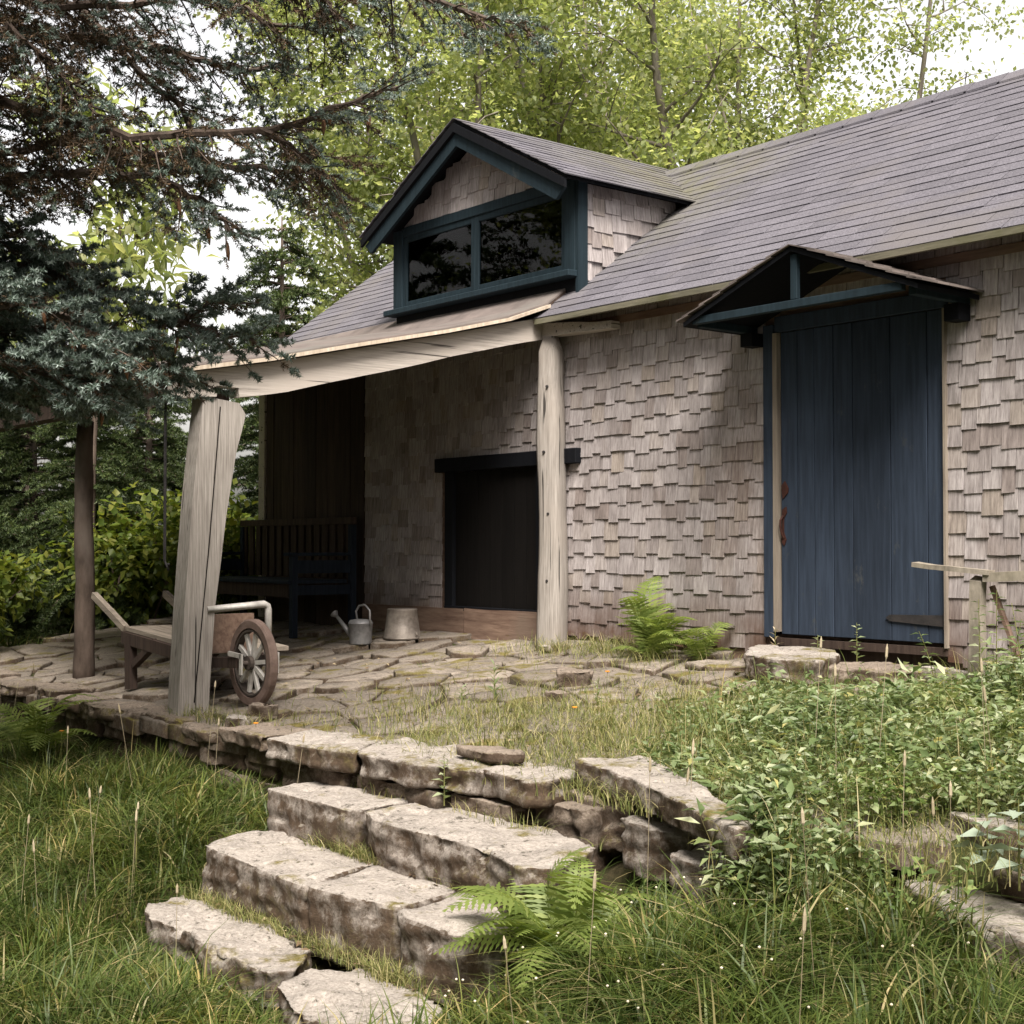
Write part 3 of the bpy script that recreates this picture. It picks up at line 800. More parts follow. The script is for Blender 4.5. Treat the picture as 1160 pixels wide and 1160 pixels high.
for k, (x0, x1, z0, z1, yf) in enumerate([(-1.36, -.72, -.72, -.455, -3.40), (-.70, .02, -.74, -.46, -3.35), (.04, .50, -.74, -.46, -3.29), (.52, .88, -.74, -.44, -3.18)]):
    stone('riser_stone', pl((x0, yf), (x1 - .02, yf), (x1 - .02, yf + .3), (x0, yf + .3)), z1, z1 - z0, 'darkstone',
          ['dark riser stone above the squared block of the upper step', 'long dark riser stone behind the upper step', 'rusty riser stone behind the broad upper step slab', 'pale pointed riser stone under the capstone corner'][k], 'stone', gr, seed=30 + k)
wg = 'stones of the terrace wall right of the steps'
stone('cap_stone', pl((.63, -3.02), (1.09, -3.12), (1.78, -3.42), (2.10, -3.56), (2.06, -3.42), (1.44, -3.02), (.74, -2.66)), -.275, .12, 'stone', 'long sloping capstone on the wall right of the steps', 'stone', wg, seed=11, tilt=(-.02, 0), amp=.012)
for a, lab, mt in (((.62, 1.08, -.41, -.62, -3.07), 'rusty mossy stone tucked under the long capstone by the steps', 'darkstone'),
               ((1.12, 1.47, -.44, -.66, -3.20), 'grey wedge stone under the middle of the long capstone', 'stone'),
               ((1.52, 1.99, -.50, -.74, -3.33), 'pale lichened stone below the lower end of the capstone', 'stone'),
               ((1.62, 2.03, -.645, -.85, -3.22), 'half buried stone below the lichened one at the wall foot', 'stone'),
               ((2.02, 2.42, -.69, -.9, -3.14), 'rounded mossy stone at the foot of the wall in grass', 'stone')):
    x0, x1, z1, z0, yf = a
    stone('wall_stone', pl((x0, yf), (x0 + (x1 - x0) * .6, yf - .02), (x1, yf + .03), (x1 - .03, yf + .33), (x0 + .03, yf + .36)), z1, z1 - z0, mt, lab, 'stone', wg, tilt=(-.06, .02))
stone('wall_stone', pl((2.36, -2.98), (2.55, -3.12), (2.95, -3.32), (3.5, -3.42), (3.5, -3.0), (2.9, -2.86), (2.50, -2.72)), -.50, .2, 'stone', 'big flat pale slab at the right edge of the photo', 'stone', wg, seed=15)
stone('wall_stone', pl((2.74, -2.95), (3.0, -3.02), (3.6, -3.1), (3.6, -2.7), (2.8, -2.66)), -.40, .10, 'darkstone', 'brown stone lying on the big flat slab at right', 'stone', wg, seed=16)
stone('wall_stone', pl((2.38, -2.70), (2.60, -2.80), (2.78, -2.76), (2.72, -2.52), (2.46, -2.50)), -.285, .10, 'stone', 'small pale rock with dark underside among the leaves at right', 'stone', wg, seed=17)
# left: shaded dry wall under the porch edge, ragged ledge slabs on top
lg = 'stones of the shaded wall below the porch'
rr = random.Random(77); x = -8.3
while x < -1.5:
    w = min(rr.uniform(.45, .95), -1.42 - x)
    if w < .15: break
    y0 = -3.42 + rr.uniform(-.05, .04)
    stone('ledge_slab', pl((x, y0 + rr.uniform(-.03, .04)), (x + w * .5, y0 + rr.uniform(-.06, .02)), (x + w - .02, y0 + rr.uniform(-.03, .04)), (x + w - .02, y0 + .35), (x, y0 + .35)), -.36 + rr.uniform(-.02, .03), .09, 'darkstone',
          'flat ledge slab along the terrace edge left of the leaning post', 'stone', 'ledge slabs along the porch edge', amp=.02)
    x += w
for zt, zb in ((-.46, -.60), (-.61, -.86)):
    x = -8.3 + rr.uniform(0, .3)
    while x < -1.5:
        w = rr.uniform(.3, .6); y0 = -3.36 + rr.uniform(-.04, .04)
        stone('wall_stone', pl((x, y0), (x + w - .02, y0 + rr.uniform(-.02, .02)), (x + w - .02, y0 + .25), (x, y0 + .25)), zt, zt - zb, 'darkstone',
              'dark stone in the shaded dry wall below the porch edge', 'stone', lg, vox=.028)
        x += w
# doorstep stones, plank and loose stones
stone('door_step', pl((-.30, -.80), (-.62, -.40), (-.84, -.07), (-.20, -.06), (.12, -.42), (.34, -.86), (.05, -.92)), .065, .15, 'stone', 'big flat doorstep stone below the blue door', 'step', seed=21, amp=.012)
stone('door_step', pl((.24, -.70), (.0, -.34), (.14, -.07), (.58, -.07), (.70, -.42), (.55, -.66)), .01, .14, 'darkstone', 'lower rounded doorstep stone half hidden in leaves', 'step', seed=22, amp=.02)
stone('flat_stone', pl((-1.05, -.55), (-.78, -.62), (-.55, -.42), (-.70, -.12), (-1.0, -.15)), -.045, .06, 'flag', 'flat brown stone on the ground left of the doorstep', 'stone', seed=23)
mb = MB(); mb.hexa([(.62, -.34, -.06), (1.12, -.52, -.06), (1.16, -.44, -.06), (.66, -.25, -.06), (.62, -.34, .02), (1.12, -.52, .02), (1.16, -.44, .02), (.66, -.25, .02)])
tag(sub_build(mb, 'old_plank', 'greywood', None, 2, .008, 7, 4, origin=(.9, -.38, -.06)), 'short weathered plank lying at the foot of the door', 'plank')
for px, py, s, lab in ((-2.62, -.42, .07, 'small pale stone at the foot of the round log post'), (-2.38, -2.95, .13, 'dark rounded rock on the flagstones in front of the wheel'), (-2.25, -3.2, .10, 'pale cobble at the terrace edge in front of the wheel'),
                       (-1.25, -1.35, .16, 'flat loose stone on the paving left of the grass'), (-.95, -1.75, .10, 'small dark stone on the paving beside the tall weed')):
    stone('loose_stone', [(px + s * math.cos(a) * (1 + .25 * math.sin(a * 3)), py + s * .7 * math.sin(a)) for a in np.linspace(0, 2 * PI, 8)[:-1]], float(terr(px, py)) + s * .7, s * .8, 'stone' if 'pale' in lab else 'darkstone', lab, 'stone', vox=.014)
stone('loose_stone', pl((-.12, -3.14), (.20, -3.20), (.32, -3.06), (.05, -2.98)), -.262, .055, 'darkstone', 'dark flat stone lying on the terrace lip slab', 'stone', vox=.014)

# ------------------------------------------------------------------ bench on the porch
bx0, bx1, by0, by1 = -7.95, -5.76, -.76, -.06
bn = empty('slatted_bench', (-6.8, -.4, -.05), 'dark blue slatted wooden bench against the porch wall', 'bench')
mb = MB(); mb.box(bx0, bx1 - .02, by0 - .03, by1 - .10, .375, .41); mb.build('seat', 'benchblue', bn, bevel=.004)
mb = MB(); mb.box(bx0, bx1, by1 - .055, by1 - .005, .93, .995); mb.build('top_rail', 'plank', bn, bevel=.004)
for k in range(15):
    x = bx0 + .08 + k * (bx1 - bx0 - .16) / 14
    mb = MB(); mb.box(x - .045, x + .045, by1 - .045, by1 - .02, .42, .928); mb.build('back_slat', 'plank', bn)
for x in (bx0 + .02, bx1 - .06):
    mb = MB(); mb.box(x, x + .06, by0, by0 + .06, -.12, .63); mb.build('leg', 'benchblue', bn, bevel=.003); mb = MB(); mb.box(x, x + .06, by1 - .065, by1 - .006, -.05, .925); mb.build('leg', 'benchblue', bn, bevel=.003)
    mb = MB(); mb.box(x - .02, x + .07, by0 - .05, by1 - .068, .632, .662); mb.build('armrest', 'benchblue', bn, bevel=.003)
    mb = MB(); mb.box(x + .015, x + .04, by0 + .062, by1 - .068, .47, .59); mb.build('side_panel', 'benchblue', bn); mb = MB(); mb.box(x + .01, x + .045, by0 + .062, by1 - .068, .27, .36); mb.build('side_panel', 'benchblue', bn)
mb = MB(); mb.box(bx0 + .1, bx1 - .1, by0 + .02, by0 + .045, .25, .372); mb.build('apron', 'plank', bn)

# ------------------------------------------------------------------ wheelbarrow
wb = empty('wheelbarrow', (-3.5, -2.75, -.3), 'old wooden wheelbarrow with spoked wheel and grey pipe hoop behind the leaning post', 'wheelbarrow')
def bz(x): return .115 - .075 * (x + 4.6)
mb = MB()
for k in range(5):
    y = -2.88 + k * .125
    mb.hexa([(-4.6, y + .003, bz(-4.6) - .03), (-3.25, y + .003, bz(-3.25) - .03), (-3.25, y + .122, bz(-3.25) - .03), (-4.6, y + .122, bz(-4.6) - .03),
             (-4.6, y + .003, bz(-4.6)), (-3.25, y + .003, bz(-3.25)), (-3.25, y + .122, bz(-3.25)), (-4.6, y + .122, bz(-4.6))])
mb.build('bed', 'bedwood', wb)
for ya, yb in ((-2.87, -2.93), (-2.27, -2.70)):
    mb = MB(); mb.bar((-4.62, ya, bz(-4.6) - .08), (-3.2, (ya + yb) / 2 + .0, bz(-3.2) - .075), .06, .09); mb.bar((-3.2, (ya + yb) / 2, bz(-3.2) - .075), (-2.72, yb, -.035), .05, .07); sh = mb.build('shaft', 'plank', wb)
    mb = MB(); mb.bar((-4.60, ya, bz(-4.6) - .02), (-5.2, ya, .335), .045, .05); mb.build('handle', 'bedwood', wb)
for y in (-2.88, -2.30):
    mb = MB(); mb.bar((-4.50, y, .05), (-4.48, y, -.345), .06, .09, (1, 0, 0)); mb.bar((-4.42, y, -.16), (-4.05, y, .03), .05, .05); mb.build('leg', 'plank', wb)
mb = MB(); mb.box(-3.26, -3.22, -2.95, -2.55, bz(-3.24) - .02, .255); mb.build('front_board', 'brownwood', wb)
mb = MB(); c = []
mb.tube([(-2.96, -2.585, .05), (-2.96, -2.585, .29), (-2.96, -2.592, .315), (-2.96, -2.615, .328), (-2.96, -3.04, .300), (-2.96, -3.10, .29), (-2.96, -3.12, .265), (-2.96, -3.12, .02)][:5] + [(-3.0, -2.97, .30)], .024, 10)
mb.build('pipe_hoop', 'pipe', wb, smooth=True)
WC = Vector((-2.70, -2.84, -.04)); WR = .285
def wheel_ring(mb, r0, r1, y0, y1, n=40):
    pr_ = [(r0, y0), (r1 - .012, y0), (r1, y0 + .012), (r1, y1 - .012), (r1 - .012, y1), (r0, y1)]
    b = len(mb.v)
    for k in range(n):
        a = 2 * PI * k / n
        for r, y in pr_: mb.v.append((WC.x + r * math.cos(a), WC.y + y, WC.z + r * math.sin(a)))
    m = len(pr_)
    for k in range(n):
        for j in range(m):
            mb.f.append((b + k * m + j, b + k * m + (j + 1) % m, b + ((k + 1) % n) * m + (j + 1) % m, b + ((k + 1) % n) * m + j))
whl = empty('wheel', tuple(WC - wloc(wb))); whl.parent = wb
mb = MB(); wheel_ring(mb, .226, WR, -.03, .03); mb.build('tyre', 'tyre', whl, smooth=False)
mb = MB(); wheel_ring(mb, .205, .228, -.026, .026); mb.build('rim', 'tyredark', whl)
mb = MB()
for k in range(10):
    a = 2 * PI * k / 10 + .1
    mb.bar(WC + Vector((.04 * math.cos(a), -.005, .04 * math.sin(a))), WC + Vector((.195 * math.cos(a), -.005, .195 * math.sin(a))), .028, .022, (0, 1, 0))
mb.build('spokes', 'pipe', whl)
mb = MB(); mb.tube([WC + Vector((0, -.10, 0)), WC + Vector((0, .14, 0))], .016, 8); mb.tube([WC + Vector((0, -.045, 0)), WC + Vector((0, .045, 0))], .048, 14); mb.build('hub', 'tyredark', whl)
for y in (-.115, .15):
    mb = MB(); mb.bar(WC + Vector((-.12, y, .06)), WC + Vector((.05, y, .05)), .012, .03); mb.bar(WC + Vector((.05, y, .065)), WC + Vector((.045, y, -.07)), .012, .03, (1, 0, 0)); mb.build('axle_bracket', 'pipe', wb)

# ------------------------------------------------------------------ watering can and pail
zc = float(terr(-4.5, -.84)) + .02
can = empty('watering_can', (-4.50, -.84, zc), 'small galvanised watering can with round rose and arched handle', 'watering can')
mb = MB(); c0 = (-4.50, -.84, zc)
mb.lathe(c0, [(.105, 0), (.108, .015), (.118, .20), (.123, .205), (.118, .212), (.105, .235), (.06, .245)], 24, True, True); mb.build('body', 'zinc', can, smooth=True)
mb = MB(); mb.tube([(-4.58, -.86, zc + .04), (-4.70, -.90, zc + .17), (-4.79, -.93, zc + .265)], [.032, .022, .016], 10); mb.tube([(-4.79, -.93, zc + .265), (-4.82, -.94, zc + .29), (-4.825, -.942, zc + .295)], [.016, .042, .042], 14); mb.build('spout', 'zinc', can, smooth=True)
mb = MB(); mb.tube([(-4.545, -.85, zc + .24), (-4.56, -.855, zc + .32), (-4.52, -.845, zc + .375), (-4.44, -.83, zc + .385), (-4.385, -.81, zc + .33), (-4.38, -.81, zc + .18)], .010, 8); mb.build('handle', 'zinc', can, smooth=True)
zp = float(terr(-4.38, -.5)) + .02
pail = empty('galvanised_pail', (-4.38, -.50, zp), 'dull upturned galvanised pail standing right of the watering can', 'pail')
mb = MB(); mb.lathe((-4.38, -.50, zp), [(.178, 0), (.18, .02), (.172, .022), (.140, .27), (.143, .278), (.135, .285), (.128, .272), (.02, .27)], 28, True, True); mb.build('body', 'pail', pail, smooth=True)
for a in (.2, .2 + PI):
    mb = MB(); p = (-4.38 + .172 * math.cos(a), -.5 + .172 * math.sin(a), zp + .05); mb.tube([(p[0], p[1], p[2] - .02), (p[0] + .018 * math.cos(a), p[1] + .018 * math.sin(a), p[2]), (p[0], p[1], p[2] + .02)], .007, 6); mb.build('ear', 'pail', pail)

can.scale = (.86,) * 3; pail.scale = (.9,) * 3
# broken hitching rail by the door
rl = empty('wooden_rail', (1.12, -.5, -.1), 'broken weathered T-shaped rail right of the blue door', 'rail')
mb = MB(); mb.hexa([(1.07, -.54, -.15), (1.14, -.54, -.15), (1.14, -.47, -.15), (1.07, -.47, -.15), (1.085, -.53, .53), (1.15, -.53, .52), (1.15, -.475, .55), (1.085, -.475, .56)]); sub_build(mb, 'post', 'railwood', rl, 2, .008, 8, 2)
mb = MB(); mb.bar((.73, -.52, .612), (1.20, -.505, .572), .07, .026, (0, 0, 1)); sub_build(mb, 'rail', 'railwood', rl, 2, .006, 8, 3)
mb = MB(); mb.bar((1.16, -.49, .548), (1.75, -.45, .575), .08, .05); sub_build(mb, 'rail', 'railwood', rl, 2, .006, 8, 4)
mb = MB(); mb.bar((1.17, -.45, .50), (1.34, -.40, .0), .03, .02, (1, 0, 0)); mb.build('brace', 'brownwood', rl)

# ------------------------------------------------------------------ vegetation
def unit(a): return a / np.maximum(np.linalg.norm(a, axis=-1, keepdims=True), 1e-9)

def leaves_arr(P, D, N, L, W, fold=.25, droop=.15):
    """pointed folded leaves: base P, direction D, normal N, length L, width W -> verts, tris"""
    D = unit(D); S = unit(np.cross(D, N)); N = np.cross(S, D)
    L = L[:, None]; W = W[:, None]
    b = P; m = P + D * L * .45 - N * W * fold * .5
    l = P + D * L * .42 + S * W * .5 + N * W * fold * .3; r = P + D * L * .42 - S * W * .5 + N * W * fold * .3
    t = P + D * L - N * L * droop
    n = len(P); V = np.stack([b, l, r, m, t], 1).reshape(-1, 3)
    k = (np.arange(n) * 5)[:, None]
    F = np.concatenate([k + np.array([0, 3, 1]), k + np.array([0, 2, 3]), k + np.array([1, 3, 4]), k + np.array([3, 2, 4])])
    return V, F

def rand_unit(n):
    return unit(R.normal(size=(n, 3)))

class Cloud:   # gathers many small triangles into one mesh
    def __init__(s): s.V = []; s.F = []; s.n = 0
    def add(s, V, F):
        s.V.append(V); s.F.append(F + s.n); s.n += len(V)
    def mesh(s, name): return np_mesh(name, np.concatenate(s.V), [np.concatenate(s.F)])

def needles(shoots, K, length, width, spread=.8):
    """shoots: array (n,6) from p0 to p1"""
    S = np.asarray(shoots, float); p0 = S[:, :3]; p1 = S[:, 3:]; n = len(S)
    ax = unit(p1 - p0)
    ref = np.where(np.abs(ax[:, 2:3]) < .9, np.array([[0, 0, 1.]]), np.array([[1., 0, 0]]))
    e1 = unit(np.cross(ax, ref)); e2 = np.cross(ax, e1)
    t = R.random((n, K, 1)) ; a = R.random((n, K, 1)) * 2 * PI
    rad = e1[:, None] * np.cos(a) + e2[:, None] * np.sin(a)
    base = p0[:, None] + (p1 - p0)[:, None] * t
    d = rad * spread + ax[:, None] * (.35 + .5 * R.random((n, K, 1))) + np.array([0, 0, .12])
    d = unit(d); ln = length * (.7 + .5 * R.random((n, K, 1)))
    w = unit(np.cross(d, rand_unit(n * K).reshape(n, K, 3))) * width
    V = np.stack([base - w, base + w, base + d * ln], 2).reshape(-1, 3)
    F = np.arange(n * K * 3).reshape(-1, 3)
    return V, F

def path_at(pts, s):
    L = [0]
    for a, b in zip(pts, pts[1:]): L.append(L[-1] + (b - a).length)
    s = s * L[-1]
    for k in range(len(pts) - 1):
        if s <= L[k + 1] or k == len(pts) - 2:
            t = (s - L[k]) / max(1e-6, L[k + 1] - L[k]); return pts[k].lerp(pts[k + 1], t), (pts[k + 1] - pts[k]).normalized(), L[-1]

# --- the near blue spruce: trunk out of frame at left, boughs reaching in
LIMBS = {
'L': [(-3.24, -5.58, 1.60), (-2.55, -4.74, 1.64), (-2.24, -4.36, 1.64), (-2.08, -4.17, 1.60), (-2.05, -3.97, 1.61)],
'M': [(-3.35, -5.56, 1.76), (-2.59, -4.63, 1.82), (-2.27, -4.25, 1.81), (-2.21, -4.01, 1.76), (-2.19, -3.83, 1.83)],
'N': [(-2.57, -5.72, 1.80), (-1.94, -4.94, 1.71), (-1.68, -4.62, 1.60), (-1.60, -4.37, 1.52)],
'A': [(-2.22, -5.80, 2.59), (-1.78, -5.26, 2.81), (-1.45, -4.94, 2.89), (-1.21, -4.72, 2.80), (-0.90, -4.50, 2.70), (-0.68, -4.24, 2.70), (-0.52, -4.04, 2.71), (-0.40, -3.81, 2.79), (-0.31, -3.62, 2.89), (-0.25, -3.40, 2.98)],
'A2': [(-0.52, -4.04, 2.71), (-0.48, -3.82, 2.65), (-0.47, -3.65, 2.52)],
'B': [(-2.32, -5.79, 3.19), (-1.81, -5.17, 3.33), (-1.51, -4.79, 3.31), (-1.21, -4.50, 3.24), (-0.94, -4.25, 3.16), (-0.76, -4.03, 3.07), (-0.62, -3.86, 3.09)],
'B2': [(-1.99, -5.86, 3.43), (-1.45, -5.20, 3.43), (-1.13, -4.80, 3.32), (-0.89, -4.51, 3.32), (-0.64, -4.21, 3.37), (-0.43, -3.95, 3.22)],
'C': [(-2.53, -5.76, 4.08), (-1.92, -5.01, 3.95), (-1.51, -4.66, 3.63), (-1.20, -4.41, 3.19), (-0.94, -4.25, 2.90), (-0.85, -4.12, 2.59)],
'C2': [(-1.87, -5.89, 3.64), (-1.29, -5.17, 3.31), (-1.06, -4.87, 3.05), (-0.91, -4.67, 2.76)],
'D': [(-1.53, -5.96, 4.07), (-0.88, -5.15, 3.83), (-0.38, -4.53, 3.59), (-0.00, -4.06, 3.39), (0.17, -3.69, 3.29), (0.34, -3.47, 3.19), (0.52, -3.25, 3.15)],
'D2': [(-0.25, -4.37, 3.55), (-0.05, -4.12, 3.35), (-0.03, -3.93, 3.21), (0.02, -3.86, 3.11)],
'E': [(-2.56, -5.73, 2.35), (-2.04, -5.10, 2.53), (-1.59, -4.71, 2.60), (-1.27, -4.47, 2.60), (-1.07, -4.23, 2.55), (-0.84, -4.10, 2.39), (-0.78, -4.02, 2.26)],
'E2': [(-2.89, -5.67, 2.59), (-2.28, -4.93, 2.80), (-1.82, -4.53, 2.84), (-1.43, -4.21, 2.77), (-0.94, -3.76, 2.67), (-0.77, -3.54, 2.63)],
'F': [(-3.01, -5.63, 1.96), (-2.40, -4.89, 2.20), (-2.02, -4.59, 2.23), (-1.78, -4.30, 2.11), (-1.55, -4.00, 1.94), (-1.37, -3.78, 1.85), (-1.26, -3.64, 1.83)],
'G': [(-2.79, -5.67, 1.65), (-2.20, -4.95, 1.83), (-1.96, -4.66, 1.88), (-1.75, -4.41, 1.87), (-1.52, -4.12, 1.83), (-1.40, -3.82, 2.02), (-1.29, -3.69, 2.04)],
'H': [(-3.02, -5.63, 1.48), (-2.41, -4.88, 1.67), (-2.10, -4.51, 1.70), (-1.89, -4.25, 1.70), (-1.79, -3.96, 1.69), (-1.66, -3.81, 1.66)],
'I': [(-2.67, -5.71, 2.14), (-2.09, -4.99, 2.31), (-1.91, -4.78, 2.35), (-1.78, -4.62, 2.32), (-1.67, -4.47, 2.19)],
'J': [(-2.91, -5.65, 1.28), (-2.31, -4.91, 1.52), (-2.07, -4.62, 1.59), (-1.98, -4.36, 1.55), (-1.83, -4.17, 1.47)],
'K': [(-2.46, -5.74, 1.70), (-1.83, -4.98, 1.95), (-1.60, -4.70, 1.95), (-1.41, -4.45, 1.79), (-1.30, -4.31, 1.61)],
}
rs = random.Random(19)
sp = empty('blue_spruce', (-2.7, -6.0, -1.1), 'blue spruce with cones and drooping boughs reaching in from the left', 'tree')
tk = MB(); tk.tube([(-2.7, -6.0, -1.3), (-2.68, -5.98, .5), (-2.7, -6.0, 2.5), (-2.72, -6.02, 5.0), (-2.7, -6.0, 9.5)], [.21, .18, .15, .11, .03], 12)
tr = tk.build('trunk', 'bark', sp, smooth=True)
green, dead, low_ = [], [], []
bt_ = MB(); cones = MB()
def twig(p, d, L, r, upper, tipness, depth=0):
    """one side twig with short bottle-brush shoots"""
    pts = [p]; q = p.copy(); dd = d.copy()
    n = max(2, int(L / .055))
    for k in range(n):
        dd = (dd + Vector((rs.gauss(0, .09), rs.gauss(0, .09), rs.gauss(-.02, .07)))).normalized()
        q = q + dd * (L / n); pts.append(q.copy())
    bt_.tube(pts, [r * (1 - .75 * k / n) for k in range(n + 1)], 4, False)
    for k in range(1, n + 1):
        t = k / n
        isg = rs.random() < (tipness if upper else .92) * (.35 + .75 * t)
        side = dd.cross(Vector((0, 0, 1))).normalized()
        for sg in (-1, 1):
            if rs.random() < .22: continue
            sd = (dd * .75 + side * sg * rs.uniform(.4, .9) + Vector((0, 0, rs.uniform(-.45, .3) if not isg else rs.uniform(-.1, .35)))).normalized()
            sl = rs.uniform(.05, .11) * (1.1 - .3 * t)
            e = pts[k] + sd * sl
            (dead if not isg else green if upper else low_).append((*pts[k], *e))
            if depth == 0 and L > .35 and t < .8 and rs.random() < .30:
                twig(pts[k], sd, L * .45, r * .5, upper, tipness, 1)
    e = pts[-1] + dd * .07
    (dead if rs.random() > (.5 if upper else .95) else green if upper else low_).append((*pts[-1], *e))
UP = set('A A2 B B2 C C2 D D2 E E2'.split())
for nm, P in LIMBS.items():
    P = [Vector(p) for p in P]; upper = nm in UP
    if nm not in ('A2', 'D2'): P.insert(0, Vector((-2.7, -6.0, P[0].z - .06)))
    sm = []
    for k in range(len(P) - 1):
        for j in range(4): sm.append(P[k].lerp(P[k + 1], j / 4) + Vector((rs.gauss(0, .008), rs.gauss(0, .008), rs.gauss(0, .012))))
    sm.append(P[-1])
    n = len(sm); r0 = .03 if len(P) > 5 else .016
    bt_.tube(sm, [r0 * (1 - .78 * k / n) + .003 for k in range(n)], 6, False)
    _, _, L = path_at(sm, .5)
    m = int(L / (.027 if not upper else .028))
    for k in range(m):
        s = .12 + .88 * (k + rs.random()) / m
        p, d, _ = path_at(sm, min(s, .995))
        side = d.cross(Vector((0, 0, 1))).normalized() * (1 if k % 2 else -1)
        up = rs.uniform(-1.1, .5) if upper else rs.uniform(-.55, .45)
        dd = (d * rs.uniform(.4, .9) + side * rs.uniform(.5, 1.0) + Vector((0, 0, up))).normalized()
        tl = rs.uniform(.14, .52) * (1.1 - .6 * s) + .05
        twig(p, dd, tl, .006, upper, .10 + .85 * max(0, s - .62) / .38)
    green.append((*sm[-1], *(sm[-1] + (sm[-1] - sm[-2]).normalized() * .1)))
    # hanging cones on some limbs
    if nm in ('F', 'G', 'H', 'J', 'K', 'E', 'A'):
        for _ in range(3):
            p, d, _l = path_at(sm, rs.uniform(.6, 1)); p = p + Vector((rs.uniform(-.12, .12), rs.uniform(-.12, .12), -.03)); l = rs.uniform(.07, .10); q = Vector((rs.uniform(-.02, .02), rs.uniform(-.02, .02), -l))
            cones.tube([p, p + q * .25, p + q * .6, p + q], [.005, .012, .011, .003], 7)
# boughs on the hidden side of the trunk
for k in range(34):
    z = 1.0 + k * .22; a = k * 2.4
    dx, dy = math.cos(a), math.sin(a)
    if dx * .63 + dy * .775 > .25 and z < 4.4: continue
    L = max(.6, 2.6 - .24 * max(0, z - 1.5)); pts = []
    for j in range(9):
        t = j / 8; pts.append(Vector((-2.7 + dx * L * t, -6 + dy * L * t, z + .25 * math.sin(t * 3) - .55 * t * t + rs.gauss(0, .01))))
    bt_.tube(pts, [.026 * (1 - .85 * t / 8) for t in range(9)], 5, False)
    for j in range(16):
        p, d, _ = path_at(pts, .2 + .8 * j / 16); side = d.cross(Vector((0, 0, 1))).normalized() * (1 if j % 2 else -1)
        twig(p, (d * .7 + side * .8 + Vector((0, 0, rs.uniform(-.4, .2)))).normalized(), rs.uniform(.2, .5), .006, False, .6, 1)
bt_.build('branches', 'bark', tr, fixn=False)
c = Cloud(); c.add(*needles(green, 34, .024, .0030, .95)); c.add(*needles(low_, 46, .029, .0042, 1.0)); c.add(*[x for x in needles(green, 8, .02, .004, .5)])
cr = link('crown', c.mesh('crown'), 'spruce', sp)
c = Cloud(); c.add(*needles(dead, 26, .022, .003))
link('dead_needles', c.mesh('dead_needles'), 'deadneedle', cr)
cn = cones.build('cones', 'cone', cr, smooth=True); cn['kind'] = 'stuff'

# --- deciduous trees
def broadleaf(seed, H, stems, spread, leafL, leafW, nleaf, zlow, base=(0, 0), lean=.12, clus=.42, r0=.11, blen=(1.1, 2.5), mat='maple', up=(.15, .75)):
    rr = random.Random(seed); g = np.random.default_rng(seed)
    tk = MB(); cen = []
    for s in range(stems):
        a = 2 * PI * s / stems + rr.uniform(-.5, .5); ln = lean * rr.uniform(.5, 1.6) if stems > 1 else lean * .4
        p = Vector((spread * math.cos(a), spread * math.sin(a), -.2)); pts = [p.copy()]
        Hs = H * rr.uniform(.8, 1.05); n = int(Hs / .8)
        d = Vector((ln * math.cos(a), ln * math.sin(a), 1)).normalized()
        for k in range(n):
            d = (d + Vector((rr.gauss(0, .06), rr.gauss(0, .06), .03))).normalized(); p = p + d * (Hs / n); pts.append(p.copy())
        rad = [r0 * rr.uniform(.85, 1.1) * (1 - .88 * k / n) for k in range(n + 1)]
        tk.tube(pts, rad, 8)
        k0 = zlow / Hs
        nb = int(Hs * (1 - k0) / .36)
        for b in range(nb):
            t = k0 + (1 - k0) * (b + rr.random()) / nb
            q, dd, _ = path_at(pts, min(t, .999)); az = rr.uniform(0, 2 * PI) if stems == 1 else a + rr.gauss(0, 1.1)
            bl = rr.uniform(*blen) * (1.15 - .75 * t)
            bd = Vector((math.cos(az), math.sin(az), rr.uniform(*up))).normalized(); bp = [q.copy()]; m = 5
            for j in range(m):
                bd = (bd + Vector((rr.gauss(0, .16), rr.gauss(0, .16), rr.gauss(.03, .1)))).normalized(); q = q + bd * (bl / m); bp.append(q.copy())
                if j >= 1: cen.append((*q, .75 + .1 * j))
                if j >= 1 and rr.random() < .8:
                    e = q + Vector((rr.gauss(0, .4), rr.gauss(0, .4), rr.gauss(.1, .3))); cen.append((*e, .9)); tk.tube([q, (q + e) / 2 + Vector((0, 0, .05)), e], [.012, .008, .004], 4, False)
            r_b = .40 * r0 * (1 - .7 * t)
            tk.tube(bp, [r_b * (1 - .85 * j / m) for j in range(m + 1)], 5, False)
        cen.append((*pts[-1], 1))
    cen = np.array(cen); N = nleaf
    pw = g.gamma(.55, 1, len(cen)); idx = g.choice(len(cen), N, p=pw / pw.sum())
    off = g.normal(size=(N, 3)) * np.array([clus, clus, clus * .55]) * .75
    P = cen[idx, :3] + off * cen[idx, 3:4]
    D = unit(off * .6 + g.normal(size=(N, 3)) * .6 + np.array([0, 0, -.25])); Nn = unit(g.normal(size=(N, 3)) * .55 + np.array([0, 0, 1]))
    L = leafL * g.uniform(.7, 1.25, N); W = leafW * g.uniform(.75, 1.2, N)
    c = Cloud(); c.add(*leaves_arr(P, D, Nn, L, W, .3, .2))
    return tk, c
def plant_tree(name, label, group, tk, c, loc, mat, bark, rot=0, sc=1):
    o = empty(name, (0, 0, 0), label, 'tree', group)
    tk.build('trunk', bark, o, smooth=True, fixn=False); link('crown', c.mesh('crown'), mat, o)
    o.location = loc; o.rotation_euler = (0, 0, rot); o.scale = (sc, sc, sc); return o
def again(src, loc, rot, sc, label, group=None):
    o = copy_tree(src); o.location = loc; o.rotation_euler = (0, 0, rot); o.scale = (sc, sc, sc); o['label'] = label
    if group: o['group'] = group
    return o
mg = 'maples behind the cottage'
